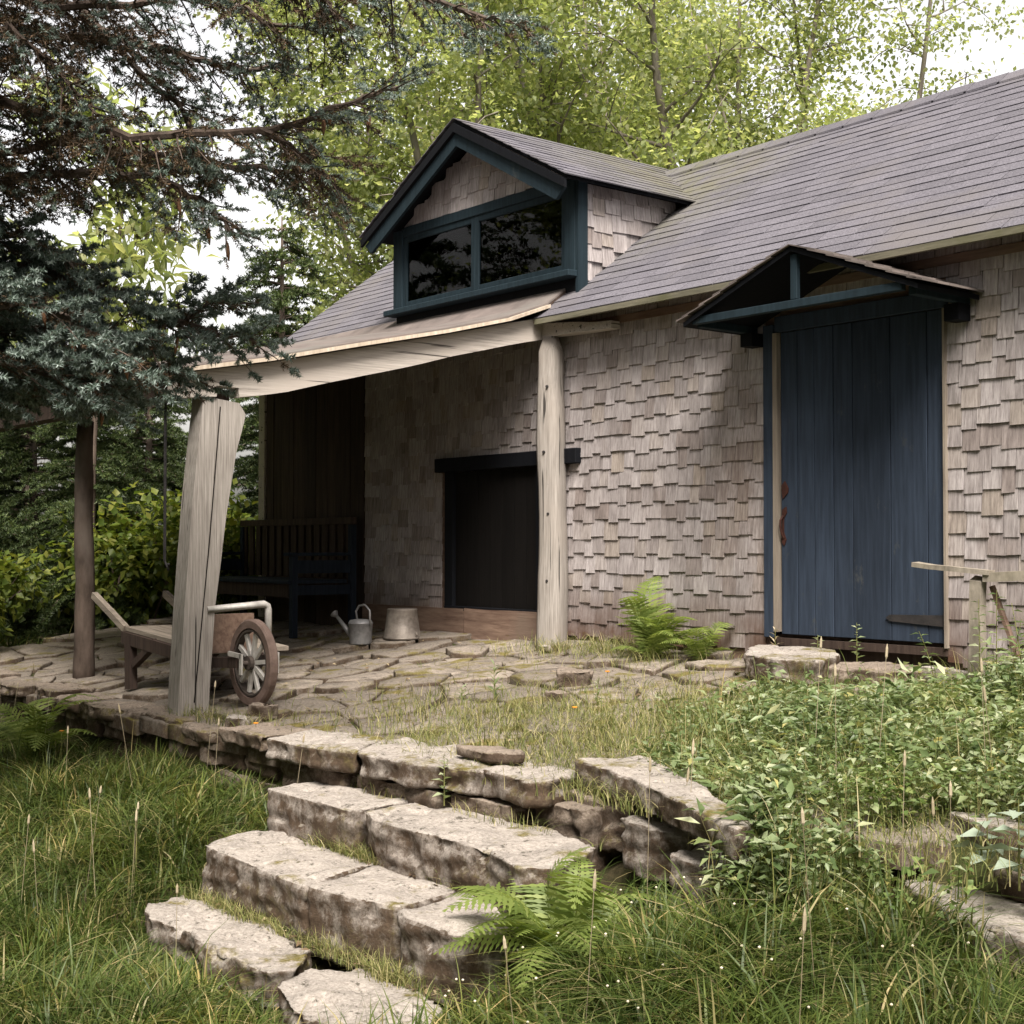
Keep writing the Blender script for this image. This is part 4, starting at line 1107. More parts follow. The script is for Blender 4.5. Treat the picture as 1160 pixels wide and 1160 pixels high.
t1 = broadleaf(3, 10.5, 5, .38, .092, .068, 23000, 3.6, lean=.20, r0=.15, clus=.40)
mapA = plant_tree('maple_tree', 'many-stemmed maple rising behind the middle of the roof ridge', mg, *t1, (-8.0, 7.7, -.1), 'maple', 'greybark', .4)
t2 = broadleaf(8, 11.5, 3, .30, .092, .068, 21000, 3.2, lean=.14, r0=.13, clus=.40)
mapB = plant_tree('maple_tree', 'slender-stemmed maple just right of the dormer peak', mg, *t2, (-9.6, 6.2, -.1), 'maple', 'greybark', 1.2)
t3 = broadleaf(15, 10.5, 3, .25, .092, .068, 24000, 1.6, lean=.10, r0=.11, blen=(1.0, 2.2), clus=.36)
mapC = plant_tree('maple_tree', 'dense bright maple behind the left side of the dormer', mg, *t3, (-10.5, 4.75, -.2), 'maple', 'greybark', 2.0)
for src, loc, rot, sc, lab in ((mapB, (-7.3, 9.2, -.1), 3.5, .88, 'maple behind the ridge near its right end with thinning crown'),
                               (mapC, (-10.4, 5.6, -.2), 4.2, 1.0, 'leafy maple directly behind the dormer'),
                               (mapC, (-12.0, 6.2, -.2), .3, 1.05, 'tall maple at the back left of the dormer'),
                               (mapA, (-16, 9, -.3), 1.0, 1.1, 'distant maple filling the gap left of the dormer'),
                               (mapC, (-9.5, -9.0, -1.0), 1.5, 1.15, 'leafy maple at the lawn end left of the blue spruce')):
    again(src, loc, rot, sc, lab)
# slim long-leaved tree at left
t4 = broadleaf(23, 5.6, 1, .0, .24, .075, 2600, 2.6, lean=.3, r0=.07, blen=(.9, 1.9), clus=.38)
plant_tree('ash_tree', 'slim tree with long drooping light green leaves behind the spruce boughs', None, *t4, (-9.54, -1.25, -.4), 'maple', 'bark', .5)
# --- background conifers
def conifer(seed, H, Rm, z0, step=.3, droop=.25, per=6, sl=.32, K=26, nl=.075, nw=.0105):
    rr = random.Random(seed); sh = []; tk = MB()
    tk.tube([(0, 0, -.3), (.03, 0, H * .5), (0, 0, H)], [.05 + H * .014, .03 + H * .008, .01], 8)
    z = z0
    while z < H:
        t = (z - z0) / (H - z0); Lm = Rm * (1 - t) ** .8 + .15
        for b in range(per):
            a = rr.uniform(0, 2 * PI); L = Lm * rr.uniform(.55, 1.1); d = Vector((math.cos(a), math.sin(a), 0)); side = Vector((-d.y, d.x, 0))
            zz = z + rr.uniform(-.15, .15); pts = []
            for j in range(6):
                s = j / 5; pts.append(Vector((d.x * L * s, d.y * L * s, zz + L * (.18 * s - droop * s * s * 1.6) + rr.gauss(0, .02))))
            tk.tube(pts, [.018 * (1 - .8 * j / 5) for j in range(6)], 4, False)
            n = max(3, int(L / .085))
            for k in range(n):
                s = .15 + .85 * (k + rr.random()) / n; q, _, _ = path_at(pts, min(s, .99))
                for sg in (-1, 1):
                    l = sl * rr.uniform(.5, 1.1) * (1.15 - .6 * s)
                    e = q + (d * .75 + side * sg * rr.uniform(.4, 1) + Vector((0, 0, rr.uniform(-.35, .12)))).normalized() * l
                    sh.append((*q, *e))
        z += step * rr.uniform(.8, 1.2)
    c = Cloud(); c.add(*needles(sh, K, nl, nw, .8))
    return tk, c
cg = 'dark conifers beyond the porch'
k1 = conifer(5, 6.4, 2.3, .3, .27, per=8)
conA = plant_tree('fir_tree', 'dark fir with layered sprays left of the cottage gable', cg, *k1, (-10.6, 1.9, -.35), 'fir', 'bark', 0, .84)
k2 = conifer(9, 10.5, 2.6, .8, .36)
conB = plant_tree('fir_tree', 'tall dark fir past the left frame edge, farthest of the tall ones', cg, *k2, (-21.0, -6.0, -.35), 'fir', 'bark', 1.0)
for src, loc, rot, sc, lab in ((conA, (-9.9, -1.0, -.4), 1.2, .55, 'small dense fir just beyond the porch end'), (conA, (-11.8, -.9, -.4), 2.6, .6, 'fir with bare lower twigs behind the bushes'),
                               (conB, (-15.5, -2.2, -.4), 3.0, .95, 'tall fir at the left edge behind the spruce'), (conA, (-11.3, -2.5, -.5), 4.0, .8, 'fir at the far left behind the log post'),
                               (conA, (-13.8, 3.6, -.35), 5.0, .80, 'fir farther back left of the roof'), (conB, (-19, -4.5, -.4), .6, 1.0, 'distant fir behind the left boughs'), (conA, (-15.0, 1.8, -.4), .2, .72, 'broad fir in the deep shade past the bushes'),
                               (conA, (-16, -.4, -.4), 1.7, .8, 'broad fir filling the dark behind the log post'), (conA, (-14.2, -.1, -.4), 2.2, .74, 'fir seen between the log post and the leaning post'), (conA, (-13.0, 1.2, -.4), 3.9, .70, 'fir seen just left of the cottage corner'), (conA, (-13.2, -4.2, -.6), 3.3, .95, 'broad fir past the left frame edge')):
    again(src, loc, rot, sc, lab)
# forest farther off, and the wood at the photographer's back that shades the clearing
k3 = conifer(29, 12, 2.8, .2, .6, per=5, sl=.55, K=10, nl=.13, nw=.024)
allV = []
far = empty('far_wood', (0, 0, 0)); 
src = k3[1].mesh('far_tree_needles')
co_ = np.empty(len(src.vertices) * 3, dtype=np.float32); src.vertices.foreach_get('co', co_); co_ = co_.reshape(-1, 3)
bpy.data.objects.remove(far)
c = Cloud(); Fk = np.arange(len(co_)).reshape(-1, 3)
rr = random.Random(3)
spots = [(-13 + 2.9 * k, -12.2 - rr.uniform(0, 2.5) - (1.5 if k > 6 else 0)) for k in range(9)] + [(-10 + 3.4 * k, -17.5 - rr.uniform(0, 2)) for k in range(8)] + [(-13.5 - rr.uniform(0, 2), -10 + 2.2 * k) for k in range(3)] + [(13.2 + rr.uniform(0, 1.5), -14 + 1.8 * k) for k in range(12)] + [(16.5 + rr.uniform(0, 2), -15 + 2.3 * k) for k in range(10)] + [(-11.5 + 2.9 * k, -14.8 - rr.uniform(0, 1)) for k in range(9)] + [(-24 - rr.uniform(0, 6), -14 + 1.5 * k) for k in range(24)] + [(-30 + 3.2 * k, 20 + rr.uniform(0, 6)) for k in range(4)]
for x, y in spots:
    a = rr.uniform(0, 6.28); s = rr.uniform(.8, 1.15) * (.48 if x < -18 else 1); ca, sa = math.cos(a) * s, math.sin(a) * s
    c.add(np.stack([co_[:, 0] * ca - co_[:, 1] * sa + x, co_[:, 0] * sa + co_[:, 1] * ca + y, co_[:, 2] * s - .5], 1).astype(np.float32), Fk)
tag(link('far_wood', c.mesh('far_wood'), 'fir'), kind='stuff')

# --- bushes beyond the porch
def bush(seed, blobs, n, L, W):
    g = np.random.default_rng(seed); rr = random.Random(seed); tk = MB(); P = []; O = []
    tot = sum(b[3] ** 2 for b in blobs)
    for bx, by, bz_, br in blobs:
        m = int(n * br ** 2 / tot); u = unit(g.normal(size=(m, 3))); rad = br * g.uniform(.35, 1.08, (m, 1)) * (1 + .25 * np.sin(5 * u[:, :1] + 3 * u[:, 1:2] + bx * 9))
        P.append(np.array([bx, by, bz_]) + u * rad * np.array([1, 1, .85])); O.append(u)
        for k in range(6):
            e = Vector((bx + rr.uniform(-.6, .6) * br, by + rr.uniform(-.6, .6) * br, bz_ + rr.uniform(-.1, .7) * br)); tk.tube([Vector((bx * .4, by * .4, -.1)), Vector((bx * .75, by * .75, bz_ * .6)), e], [.018, .012, .004], 5, False)
    P = np.concatenate(P); O = np.concatenate(O); m = len(P)
    D = unit(O * .6 + g.normal(size=(m, 3)) * .5 + np.array([0, 0, -.2])); N = unit(g.normal(size=(m, 3)) * .5 + np.array([0, 0, 1]) + O * .4)
    c = Cloud(); c.add(*leaves_arr(P, D, N, L * g.uniform(.6, 1.2, m), W * g.uniform(.7, 1.2, m), .3, .15))
    return tk, c
def plant_bush(name, label, group, tk, c, loc, mat):
    o = empty(name, (0, 0, 0), label, 'bush', group); tk.build('stem', 'bark', o, fixn=False); link('foliage', c.mesh('foliage'), mat, o); o.location = loc; return o
b1 = bush(2, [(0, 0, .9, .75), (.6, .5, 1.1, .7), (-.5, .4, .8, .65), (.2, 1.0, 1.0, .7), (.9, 1.2, .9, .6)], 5200, .12, .085)
plant_bush('hazel_bush', 'sunlit yellow green bush seen between the two front posts', 'bushes beyond the porch', *b1, (-9.3, -.9, -.35), 'hazel')
b2 = bush(6, [(0, 0, .6, .55), (.5, .3, .75, .5), (-.5, .2, .5, .5)], 2600, .11, .08)
plant_bush('hazel_bush', 'bush just past the cottage corner seen through the bench back', 'bushes beyond the porch', *b2, (-8.9, .7, -.35), 'hazel')
b3 = bush(9, [(0, 0, .5, .5), (.6, -.2, .6, .45), (-.6, -.3, .45, .5), (-.2, .5, .8, .4)], 2600, .11, .08)
plant_bush('hazel_bush', 'low bush left of the log post at the frame edge', 'bushes beyond the porch', *b3, (-9.0, -2.7, -.45), 'hazel')

# --- grass
def in_poly(x, y, P):
    c = np.zeros(len(x), bool); n = len(P)
    for k in range(n):
        (x0, y0), (x1, y1) = P[k], P[(k + 1) % n]
        c ^= ((y0 > y) != (y1 > y)) & (x < (x1 - x0) * (y - y0) / (y1 - y0 + 1e-12) + x0)
    return c
STEP = [[(-1.05, -3.30), (-1.0, -3.68), (-.95, -4.16), (.2, -4.2), (1.33, -4.12), (1.3, -3.3)],
        [(-.83, -4.43), (-.87, -4.22), (-.59, -4.17), (.32, -4.20), (.54, -4.42), (.50, -4.52), (.10, -4.555), (-.25, -4.49), (-.58, -4.54)],
        [(.68, -4.57), (.55, -4.38), (.66, -4.21), (1.08, -4.20), (1.28, -4.25), (1.46, -4.46), (1.28, -4.64), (.93, -4.66)],
        [(.6, -3.0), (1.09, -3.14), (1.78, -3.45), (2.1, -3.58), (2.1, -3.0)], [(2.36, -2.98), (2.55, -3.14), (2.95, -3.36), (3.5, -3.46), (3.5, -2.8), (2.5, -2.7)]]
def blades(x, y, z, h, w, lean, ang, seg=4):
    n = len(x); t = np.linspace(0, 1, seg + 1)[None, :]
    dirx, diry = np.cos(ang)[:, None], np.sin(ang)[:, None]
    hz = h[:, None] * (t - .42 * np.minimum(lean, 1.6)[:, None] * t ** 2.4); out = (h * lean)[:, None] * t ** 2
    ro = ang + PI / 2 + R.normal(0, .5, n); ww = (w[:, None] * (1 - t) ** .65 * .5)
    px, py, pz = x[:, None] + dirx * out, y[:, None] + diry * out, z[:, None] + hz
    wx, wy = np.cos(ro)[:, None] * ww, np.sin(ro)[:, None] * ww
    A = np.stack([px + wx, py + wy, pz], 2); B = np.stack([px - wx, py - wy, pz], 2)
    V = np.stack([A[:, :seg], B[:, :seg]], 2).reshape(n, seg * 2, 3); tip = np.stack([px[:, seg], py[:, seg], pz[:, seg]], 1)[:, None]
    V = np.concatenate([V, tip], 1); m = seg * 2 + 1
    k = (np.arange(n) * m)[:, None]
    Q = np.concatenate([k + np.array([2 * s, 2 * s + 1, 2 * s + 3, 2 * s + 2]) for s in range(seg - 1)])
    Tt = k + np.array([2 * seg - 2, 2 * seg - 1, 2 * seg])
    return V.reshape(-1, 3), Q, Tt
def grass_obj(name, x, y, z, h, w, lean, ang, mat):
    V, Q, Tt = blades(x, y, z, h, w, lean, ang); return tag(link(name, np_mesh(name, V, [Q, Tt]), mat), kind='stuff')
def keep_lawn(x, y):
    k = y < np.interp(x, [-1.4, .5, .9, 2.0, 2.3, 5], [-3.42, -3.42, -3.25, -3.42, -3.1, -3.1])
    for P in STEP: k &= ~in_poly(x, y, P)
    return k
X, Y_, Hh = [], [], []
for x0, x1, y0, y1, dens in ((-3.2, 3.6, -6.3, -3.0, 5200), (-7.8, -3.2, -5.6, -3.38, 2200), (-11, -7.8, -5.6, -1.5, 300), (3.6, 5, -6.5, -3.4, 500), (-2, 5, -9.5, -6.3, 350)):
    n = int((x1 - x0) * (y1 - y0) * dens); X.append(R.uniform(x0, x1, n)); Y_.append(R.uniform(y0, y1, n))
x = np.concatenate(X); y = np.concatenate(Y_)
k = keep_lawn(x, y) | ((x < -8.4) & (y < -1.5) & (y > -3.4)); x, y = x[k], y[k]
cl = lump(x, y, 2.6, 1); k = R.random(len(x)) < np.clip(.7 + .5 * cl, .25, 1); x, y, cl = x[k], y[k], cl[k]
n = len(x); near_wall = np.exp(-np.abs(y + 3.5) * 2.5)
tn_ = n // 26; ti_ = R.integers(0, tn_, n); tuft = R.random(n) < .62
tcx, tcy = x[R.integers(0, n, tn_)], y[R.integers(0, n, tn_)]
ox, oy = R.normal(0, .030, n), R.normal(0, .030, n)
x2, y2 = tcx[ti_] + ox, tcy[ti_] + oy
ok_ = keep_lawn(x2, y2); tuft &= ok_
x = np.where(tuft, x2, x); y = np.where(tuft, y2, y); cl = lump(x, y, 2.6, 1)
tsc = R.uniform(.55, 1.35, tn_)[ti_]; tang = R.uniform(0, 6.28, tn_)[ti_]
near_wall = np.exp(-np.abs(y + 3.5) * 2.5)
h = R.uniform(.10, .30, n) * np.where(tuft, tsc, .85) * (1 + .35 * cl) + .07 * R.random(n) ** 4
near_step = np.exp(-np.maximum(0, np.hypot(np.maximum(0, np.abs(x - .25) - 1.0), np.maximum(0, np.abs(y + 4.0) - .55))) * 6)
h *= 1 - .45 * near_step
ang = 2.2 * lump(x, y, .9, 4) + 1.1 * lump(x, y, 3.1, 2) + R.normal(0, .8, n)
ang = np.where(tuft, np.arctan2(oy + .03 * np.sin(tang), ox + .03 * np.cos(tang)) + R.normal(0, .3, n), ang)
lean = np.clip(R.normal(.9, .4, n) + .25 * lump(x, y, 1.7, 6), .08, 1.7)
grass_obj('meadow_grass', x, y, ground_z(x, y) - .01, h, R.uniform(.005, .0135, n), lean, ang, 'grass')
# short tufts on the step backs, between the stones
n = 4200; x = np.concatenate([R.uniform(-.85, 1.3, n), R.uniform(-.8, 1.3, n), R.uniform(-1.0, 1.2, 500)])
y = np.concatenate([R.normal(-4.19, .028, n), R.normal(-3.70, .02, n), R.normal(-3.34, .02, 500)])
z = np.concatenate([np.full(n, -.99), np.full(n, -.755), np.full(500, -.545)]); k = R.random(len(x)) < np.clip(.35 + .6 * lump(x, y, 3.2, 3), 0, .9); x, y, z = x[k], y[k], z[k]; n = len(x)
grass_obj('step_grass', x, y, z, R.uniform(.03, .13, n), R.uniform(.0025, .005, n), R.uniform(.2, 1.4, n), R.uniform(0, 6.28, n), 'drygrass')
# thin grass on the terrace
def xb(y): return np.interp(-y, [0, .4, .87, 1.64, 2.46, 2.9, 3.4], [.95, .55, .0, .1, .66, 1.25, 2.1])
n = 60000; x = R.uniform(-3.2, 3.0, n); y = R.uniform(-3.28, -.05, n)
d1 = np.exp(-(((x + .1) / 1.3) ** 2 + ((y + 2.3) / .75) ** 2) * 1.1)               # strip behind the lip
d2 = np.exp(-(((x + 2.0) / .75) ** 2 + ((y + .35) / .30) ** 2) * 1.2) * 1.15             # at the wall right of the log post
d3 = np.clip(.5 * sstep(-1.2, .3, x) * sstep(-.2, -.9, y), 0, 1) * .8
d4 = np.exp(-(((x + 2.4) / .7) ** 2 + ((y + 3.2) / .12) ** 2)) * .7 + .8 * np.exp(-(((x + 2.9) / .25) ** 2 + ((y + 3.2) / .16) ** 2))
d = np.clip((1.5 * d1 + d2 + d3 + d4) * (.75 + .6 * lump(x, y, 2.9, 5)), 0, 1) + .008
k = R.random(n) < d; x, y = x[k], y[k]; n = len(x); w2 = np.exp(-(((x + 2.0) / .8) ** 2 + ((y + .3) / .35) ** 2))
grass_obj('terrace_grass', x, y, terr(x, y) - .005, R.uniform(.05, .15, n) * (1 + .5 * w2), R.uniform(.003, .006, n), R.uniform(.2, 1.5, n), R.uniform(0, 6.28, n), 'drygrass')
# seed heads on tall stalks
x = np.concatenate([R.uniform(-7.5, -1.2, 24), R.uniform(1.3, 3.0, 13), R.uniform(-1.5, 3, 14)]); y = np.concatenate([R.uniform(-4.2, -3.45, 24), R.uniform(-3.3, -1.2, 13), R.uniform(-5.2, -3.5, 14)])
k = keep_lawn(x, y) | (y > -3.3); x, y = x[k], y[k]; n = len(x); z = ground_z(x, y); h = R.uniform(.38, .62, n); an = R.uniform(0, 6.28, n); ln = R.uniform(.02, .18, n)
mb = MB()
for q in range(n):
    a = Vector((x[q], y[q], z[q])); d = Vector((math.cos(an[q]) * ln[q], math.sin(an[q]) * ln[q], 1)).normalized(); e = a + d * h[q]
    mb.tube([a, e], .0014, 3, False); l = random.uniform(.04, .075); mb.tube([e, e + d * l * .15, e + d * l * .7, e + d * l], [.002, .0058, .0052, .001], 6)
tag(mb.build('seed_grass', 'straw', None, fixn=False), kind='stuff')
del x, y, z

# --- leafy ground cover on the right of the terrace
n = 16000; x = R.uniform(-.8, 4.4, n); y = R.uniform(-3.45, -.08, n)
s = x - xb(y); dens = np.clip(.40 + s * 1.5, 0, 1) * (s > -.3) * np.clip(.8 + .4 * lump(x, y, 2.2, 7), .25, 1)
dens *= 1 - .9 * ((y > -1.1) & (x < .95) & (x > -.9))
dens *= np.where((x > 2.3) & (y < -2.68), .08, 1) * np.where((y < -3.05) & (x < 2.05), .3, 1)
for P in (STEP[3], STEP[4]): dens *= np.where(in_poly(x, y, P), .06, 1)
k = R.random(n) < dens * .95; x, y, s = x[k], y[k], s[k]; n = len(x)
hh = 1.08 * (R.uniform(.06, .17, n) + .13 * np.clip(s, 0, 1.2) * R.random(n) + .10 * sstep(1.4, 2.4, x)) * (.8 + .25 * lump(x, y, 2.5, 1))
edge = (y < -3.15) & (x > 1.9)
z = ground_z(x, y)
# plants rooted in the wall face, hanging out over it
ne = 900; xe = R.uniform(1.95, 3.6, ne); ye = R.uniform(-3.55, -3.2, ne); ze = R.uniform(-.75, -.36, ne); ke = ~(in_poly(xe, ye, STEP[4]) ) & (R.random(ne) < np.where(xe < 2.4, 1, .05)); xe, ye, ze = xe[ke], ye[ke], ze[ke]
x = np.concatenate([x, xe]); y = np.concatenate([y, ye]); z = np.concatenate([z, ze]); hh = np.concatenate([hh, R.uniform(.08, .2, len(xe))]); n = len(x)
def cover_plants(nm, x, y, z, hh, K, Lr, wr, mat, tilt, rad, seed_lean=.35):
    n = len(x)
    t = (np.arange(K)[None, :] + R.random((n, K))) / K; az = R.uniform(0, 6.28, (n, 1)) + np.arange(K)[None, :] * 2.4 + R.normal(0, .4, (n, K))
    lx, ly = R.normal(0, seed_lean, (n, 1)), R.normal(0, seed_lean, (n, 1))
    rr_ = rad * (.4 + R.random((n, K))); hz = hh[:, None] * (.25 + .75 * t)
    P = np.stack([x[:, None] + lx * hz + np.cos(az) * rr_, y[:, None] + ly * hz + np.sin(az) * rr_, z[:, None] + hz], 2).reshape(-1, 3)
    D = np.stack([np.cos(az), np.sin(az), R.normal(tilt, .35, (n, K))], 2).reshape(-1, 3)
    Nn = unit(R.normal(size=(n * K, 3)) * .42 + np.array([0, 0, 1]))
    L = R.uniform(*Lr, n * K) * np.repeat(R.uniform(.6, 1.3, n), K)
    c = Cloud(); c.add(*leaves_arr(P, D, Nn, L, L * R.uniform(*wr, n * K), .3, .25))
    V, Q, Tt = blades(x, y, z, hh * 1.02, np.full(n, .004), np.hypot(lx, ly)[:, 0], np.arctan2(ly, lx)[:, 0], 2)
    tag(link(nm, c.mesh(nm), mat), kind='stuff'); tag(link(nm + '_stems', np_mesh(nm + '_stems', V, [Q, Tt]), 'drygrass'), kind='stuff')
sp_ = lump(x, y, 2.0, 9) + R.normal(0, .35, n)
a_ = sp_ > .45; b_ = sp_ < -.55; m_ = ~(a_ | b_)
cover_plants('ground_cover', x[m_], y[m_], z[m_], hh[m_], 9, (.024, .055), (.45, .68), 'cover', .05, .018)
cover_plants('clover_cover', x[a_], y[a_], z[a_], hh[a_] * .75, 11, (.016, .034), (.7, .95), 'clover', .1, .02)
cover_plants('tall_weeds', x[b_], y[b_], z[b_], hh[b_] * 1.45, 10, (.045, .095), (.24, .36), 'cover', .35, .012, .22)
q_ = R.random(n) < .55
pr_ = R.permutation(3 * q_.sum()); xg = np.repeat(x[q_], 3) + R.normal(0, .03, 3 * q_.sum()); yg = np.repeat(y[q_], 3) + R.normal(0, .03, 3 * q_.sum()); zg = np.repeat(z[q_], 3); ng = len(xg); xg, yg, zg = xg[pr_], yg[pr_], zg[pr_]
hg_ = ng // 2
for nm_, sl_, mt_ in (('bank_grass', slice(0, hg_), 'grass'), ('dry_bank_grass', slice(hg_, ng), 'drygrass')):
    m = len(xg[sl_]); grass_obj(nm_, xg[sl_], yg[sl_], zg[sl_], R.uniform(.10, .36, m), R.uniform(.003, .007, m), R.uniform(.1, 1.3, m), R.uniform(0, 6.28, m), mt_)
# dry leaves, needles and chaff on the paving and the steps
n = 2600; x = R.uniform(-6, 1.2, n); y = R.uniform(-3.3, -.1, n); k = R.random(n) < np.clip(.25 + .6 * lump(x, y, 2.2, 12), .03, 1); x, y = x[k], y[k]; z = terr(x, y) + .022 + R.uniform(0, .012, len(x))
x2, y2 = R.uniform(-.85, 1.25, 700), np.concatenate([R.normal(-3.66, .04, 350), R.normal(-4.15, .04, 350)]); z2 = np.concatenate([np.full(350, -.735), np.full(350, -.97)])
x = np.concatenate([x, x2]); y = np.concatenate([y, y2]); z = np.concatenate([z, z2]); n = len(x); az = R.uniform(0, 6.28, n)
c = Cloud(); L = R.uniform(.012, .05, n); c.add(*leaves_arr(np.stack([x, y, z], 1), np.stack([np.cos(az), np.sin(az), R.normal(0, .2, n)], 1), unit(R.normal(size=(n, 3)) * .3 + np.array([0, 0, 1])), L, L * R.uniform(.08, .6, n), .3, .2))
tag(link('leaf_litter', c.mesh('leaf_litter'), 'litter'), kind='stuff')

# --- ferns
def frond_mesh(L, W, arch, seed):
    rr = random.Random(seed); V = []; F = []
    n = 24
    P = []
    for k in range(n + 1):
        t = k / n; P.append(Vector((L * (t * .9), 0, L * (arch * math.sin(t * 2.0) - .25 * t * t))))
    for k in range(n):
        a, b = P[k], P[k + 1]; w = .004 * (1 - .8 * k / n); i0 = len(V)
        V += [(a.x, -w, a.z), (a.x, w, a.z), (b.x, w * .9, b.z), (b.x, -w * .9, b.z)]; F.append((i0, i0 + 1, i0 + 2, i0 + 3))
    for k in range(2, n + 1):
        t = k / n; p = P[k]; d = (P[k] - P[k - 1]).normalized(); l = W * math.sin(PI * min(1, t ** .75 * .93 + .07)) ** .8 * rr.uniform(.9, 1.08) + .01
        for sg in (-1, 1):
            ax = (Vector((d.x * .42, sg, d.z * .42 - .12 + rr.gauss(0, .06)))).normalized(); cr_ = d
            m = 7; pw = L / n * .62; i0 = len(V); V.append(tuple(p))
            for j in range(1, m):   # toothed pinna
                q = p + ax * (l * j / m) - Vector((0, 0, .1 * l * (j / m) ** 2)); ww = pw * (1 - (j / m) ** 1.6) * (1.0 if j % 2 else .45)
                V += [tuple(q + cr_ * ww), tuple(q - cr_ * ww)]
            V.append(tuple(p + ax * l - Vector((0, 0, .1 * l))))
            F.append((i0, i0 + 1, i0 + 2))
            for j in range(m - 2): F.append((i0 + 1 + 2 * j, i0 + 3 + 2 * j, i0 + 4 + 2 * j, i0 + 2 + 2 * j))
            e = i0 + 2 * m - 3; F.append((e, len(V) - 1, e + 1))
    me = bpy.data.meshes.new('frond'); me.from_pydata(V, [], F); me.update(); return me
FM = [frond_mesh(.54, .135, .42, 1), frond_mesh(.50, .125, .30, 2), frond_mesh(.56, .13, .60, 3)]
for m in FM: m.materials.append(M['fern'])
def fern(loc, label, fr, group='ferns around the terrace'):
    o = empty('fern', loc, label, 'fern', group)
    for az, sc, tilt, kind in fr:
        q = bpy.data.objects.new('frond', FM[kind]); COL.objects.link(q); q.parent = o
        q.rotation_euler = (random.uniform(-.3, .3), -tilt, az); q.scale = (sc, sc, sc)
    return o
rr = random.Random(6)
fern((1.48, -3.82, -.86), 'large bright fern in the grass at the right end of the steps', [(PI + .5, 1.2, .45, 1), (-.75, 1.15, .3, 2), (-1.8, 1.15, .35, 0), (2.9, 1.15, .6, 1), (2.3, .8, .8, 2), (1.4, .85, .95, 2), (.7, .95, .45, 0), (.1, 1.0, .3, 1), (-.5, 1.05, .2, 0), (-1.0, 1.2, .1, 1), (-1.6, 1.05, .15, 0), (-2.1, 1.1, .12, 1), (-2.7, 1.1, .25, 0), (2.8, .95, .5, 0), (.3, .8, .65, 1), (-1.3, .8, .5, 1), (-.2, .7, .6, 2), (-2.4, .8, .5, 1)])
fern((1.80, -3.74, -.86), 'smaller fern just right of the large one', [(a, rr.uniform(.65, .95), rr.uniform(.1, .45), k % 3) for k, a in enumerate(np.linspace(0, 5.9, 11))])
fern((2.05, -3.6, -.88), 'little fern below the lichened wall stone', [(a, rr.uniform(.4, .6), rr.uniform(.2, .6), k % 3) for k, a in enumerate(np.linspace(.3, 5.9, 7))])
fern((-4.1, -3.75, -.74), 'fern in front of the shaded ledge below the log post', [(a, rr.uniform(.95, 1.25), rr.uniform(.1, .55), k % 3) for k, a in enumerate(np.linspace(0, 5.9, 13))])
fern((-1.50, -.40, -.06), 'tall bushy fern against the shingle wall', [(a, rr.uniform(.6, 1.15), rr.uniform(.1, 1.0), k % 3) for k, a in enumerate(np.linspace(.2, 18.5, 19))])
fern((-1.15, -.28, -.06), 'low fern beside the tall one at the wall', [(a, rr.uniform(.45, .7), rr.uniform(.1, .6), k % 3) for k, a in enumerate(np.linspace(0, 5.7, 9))])

# --- single weeds
def weed(loc, h, nl, L, W, label, mat='cover', stem='drygrass', lean=(0, 0), name='weed', up=.5):
    o = empty(name, loc, label, 'weed'); X0 = Vector(loc)
    mb = MB(); pts = [X0 + Vector((lean[0] * t * t, lean[1] * t * t, h * t)) for t in np.linspace(0, 1, 6)]; mb.tube(pts, [.004 - .0025 * t for t in np.linspace(0, 1, 6)], 5, False); mb.build('stem', stem, o, fixn=False)
    P, D = [], []
    for k in range(nl):
        t = .15 + .85 * k / nl; p, _, _ = path_at(pts, min(t, .99)); a = k * 2.4 + random.uniform(-.3, .3); P.append(tuple(p)); D.append((math.cos(a), math.sin(a), up * random.uniform(.3, 1.4)))
    P = np.array(P); D = np.array(D); tt = np.linspace(1, .55, nl)
    c = Cloud(); c.add(*leaves_arr(P, D, np.tile([0, 0, 1.], (nl, 1)) + R.normal(0, .2, (nl, 3)), L * tt * R.uniform(.8, 1.15, nl), W * tt, .3, .25))
    link('leaves', c.mesh('leaves'), mat, o); return o
tz = lambda x, y: float(terr(x, y)) - .02
weed((-1.33, -1.93, tz(0, -1.93)), .26, 18, .10, .026, 'upright narrow-leaved weed growing from the middle of the paving', up=1.2)
weed((-1.5, -2.05, tz(0, -2.05)), .12, 12, .09, .02, 'short narrow-leaved weed beside the upright one on the paving', up=.9)
weed((-.62, -1.72, tz(0, -1.72)), .17, 14, .06, .022, 'small erect weed on the paving right of the tall one', up=1.2)
weed((.05, -3.33, -.52), .22, 16, .07, .034, 'leafy weed growing out of the riser behind the upper step')
weed((-.30, -.10, -.02), .17, 12, .07, .036, 'reddish small plant growing at the door sill left')
weed((.02, -.12, -.02), .26, 14, .07, .036, 'small green plant growing at the door sill right')
weed((-.66, -.09, -.02), .2, 10, .08, .02, 'thin pale weed by the lower left corner of the door', 'straw', up=1)
for k, (x_, y_, h_) in enumerate(((2.74, -3.0, .22), (2.92, -3.1, .30), (3.08, -2.95, .34))):
    weed((x_, y_, -.42), h_, 12, .15, .085, ['broad pale-leaved plant beside the small rock at right', 'broad pale-leaved plant on the brown stone at the right edge', 'tallest broad pale-leaved plant past the right edge'][k], 'pale', up=.25)
for k, (x_, y_, h_) in enumerate(((1.2, -.62, .55), (1.38, -.75, .62), (1.55, -.9, .5), (1.05, -.8, .40), (1.72, -1.05, .6))):
    weed((x_, y_, tz(0, y_)), h_, 26, .085, .04, ['climbing weed winding up the broken rail post', 'tall weed in front of the right rail arm', 'tall weed at the right frame edge by the rail', 'shorter weed at the foot of the rail post', 'tall weed past the right frame edge'][k], lean=(random.uniform(-.1, .1), random.uniform(-.1, .1)), up=.3)
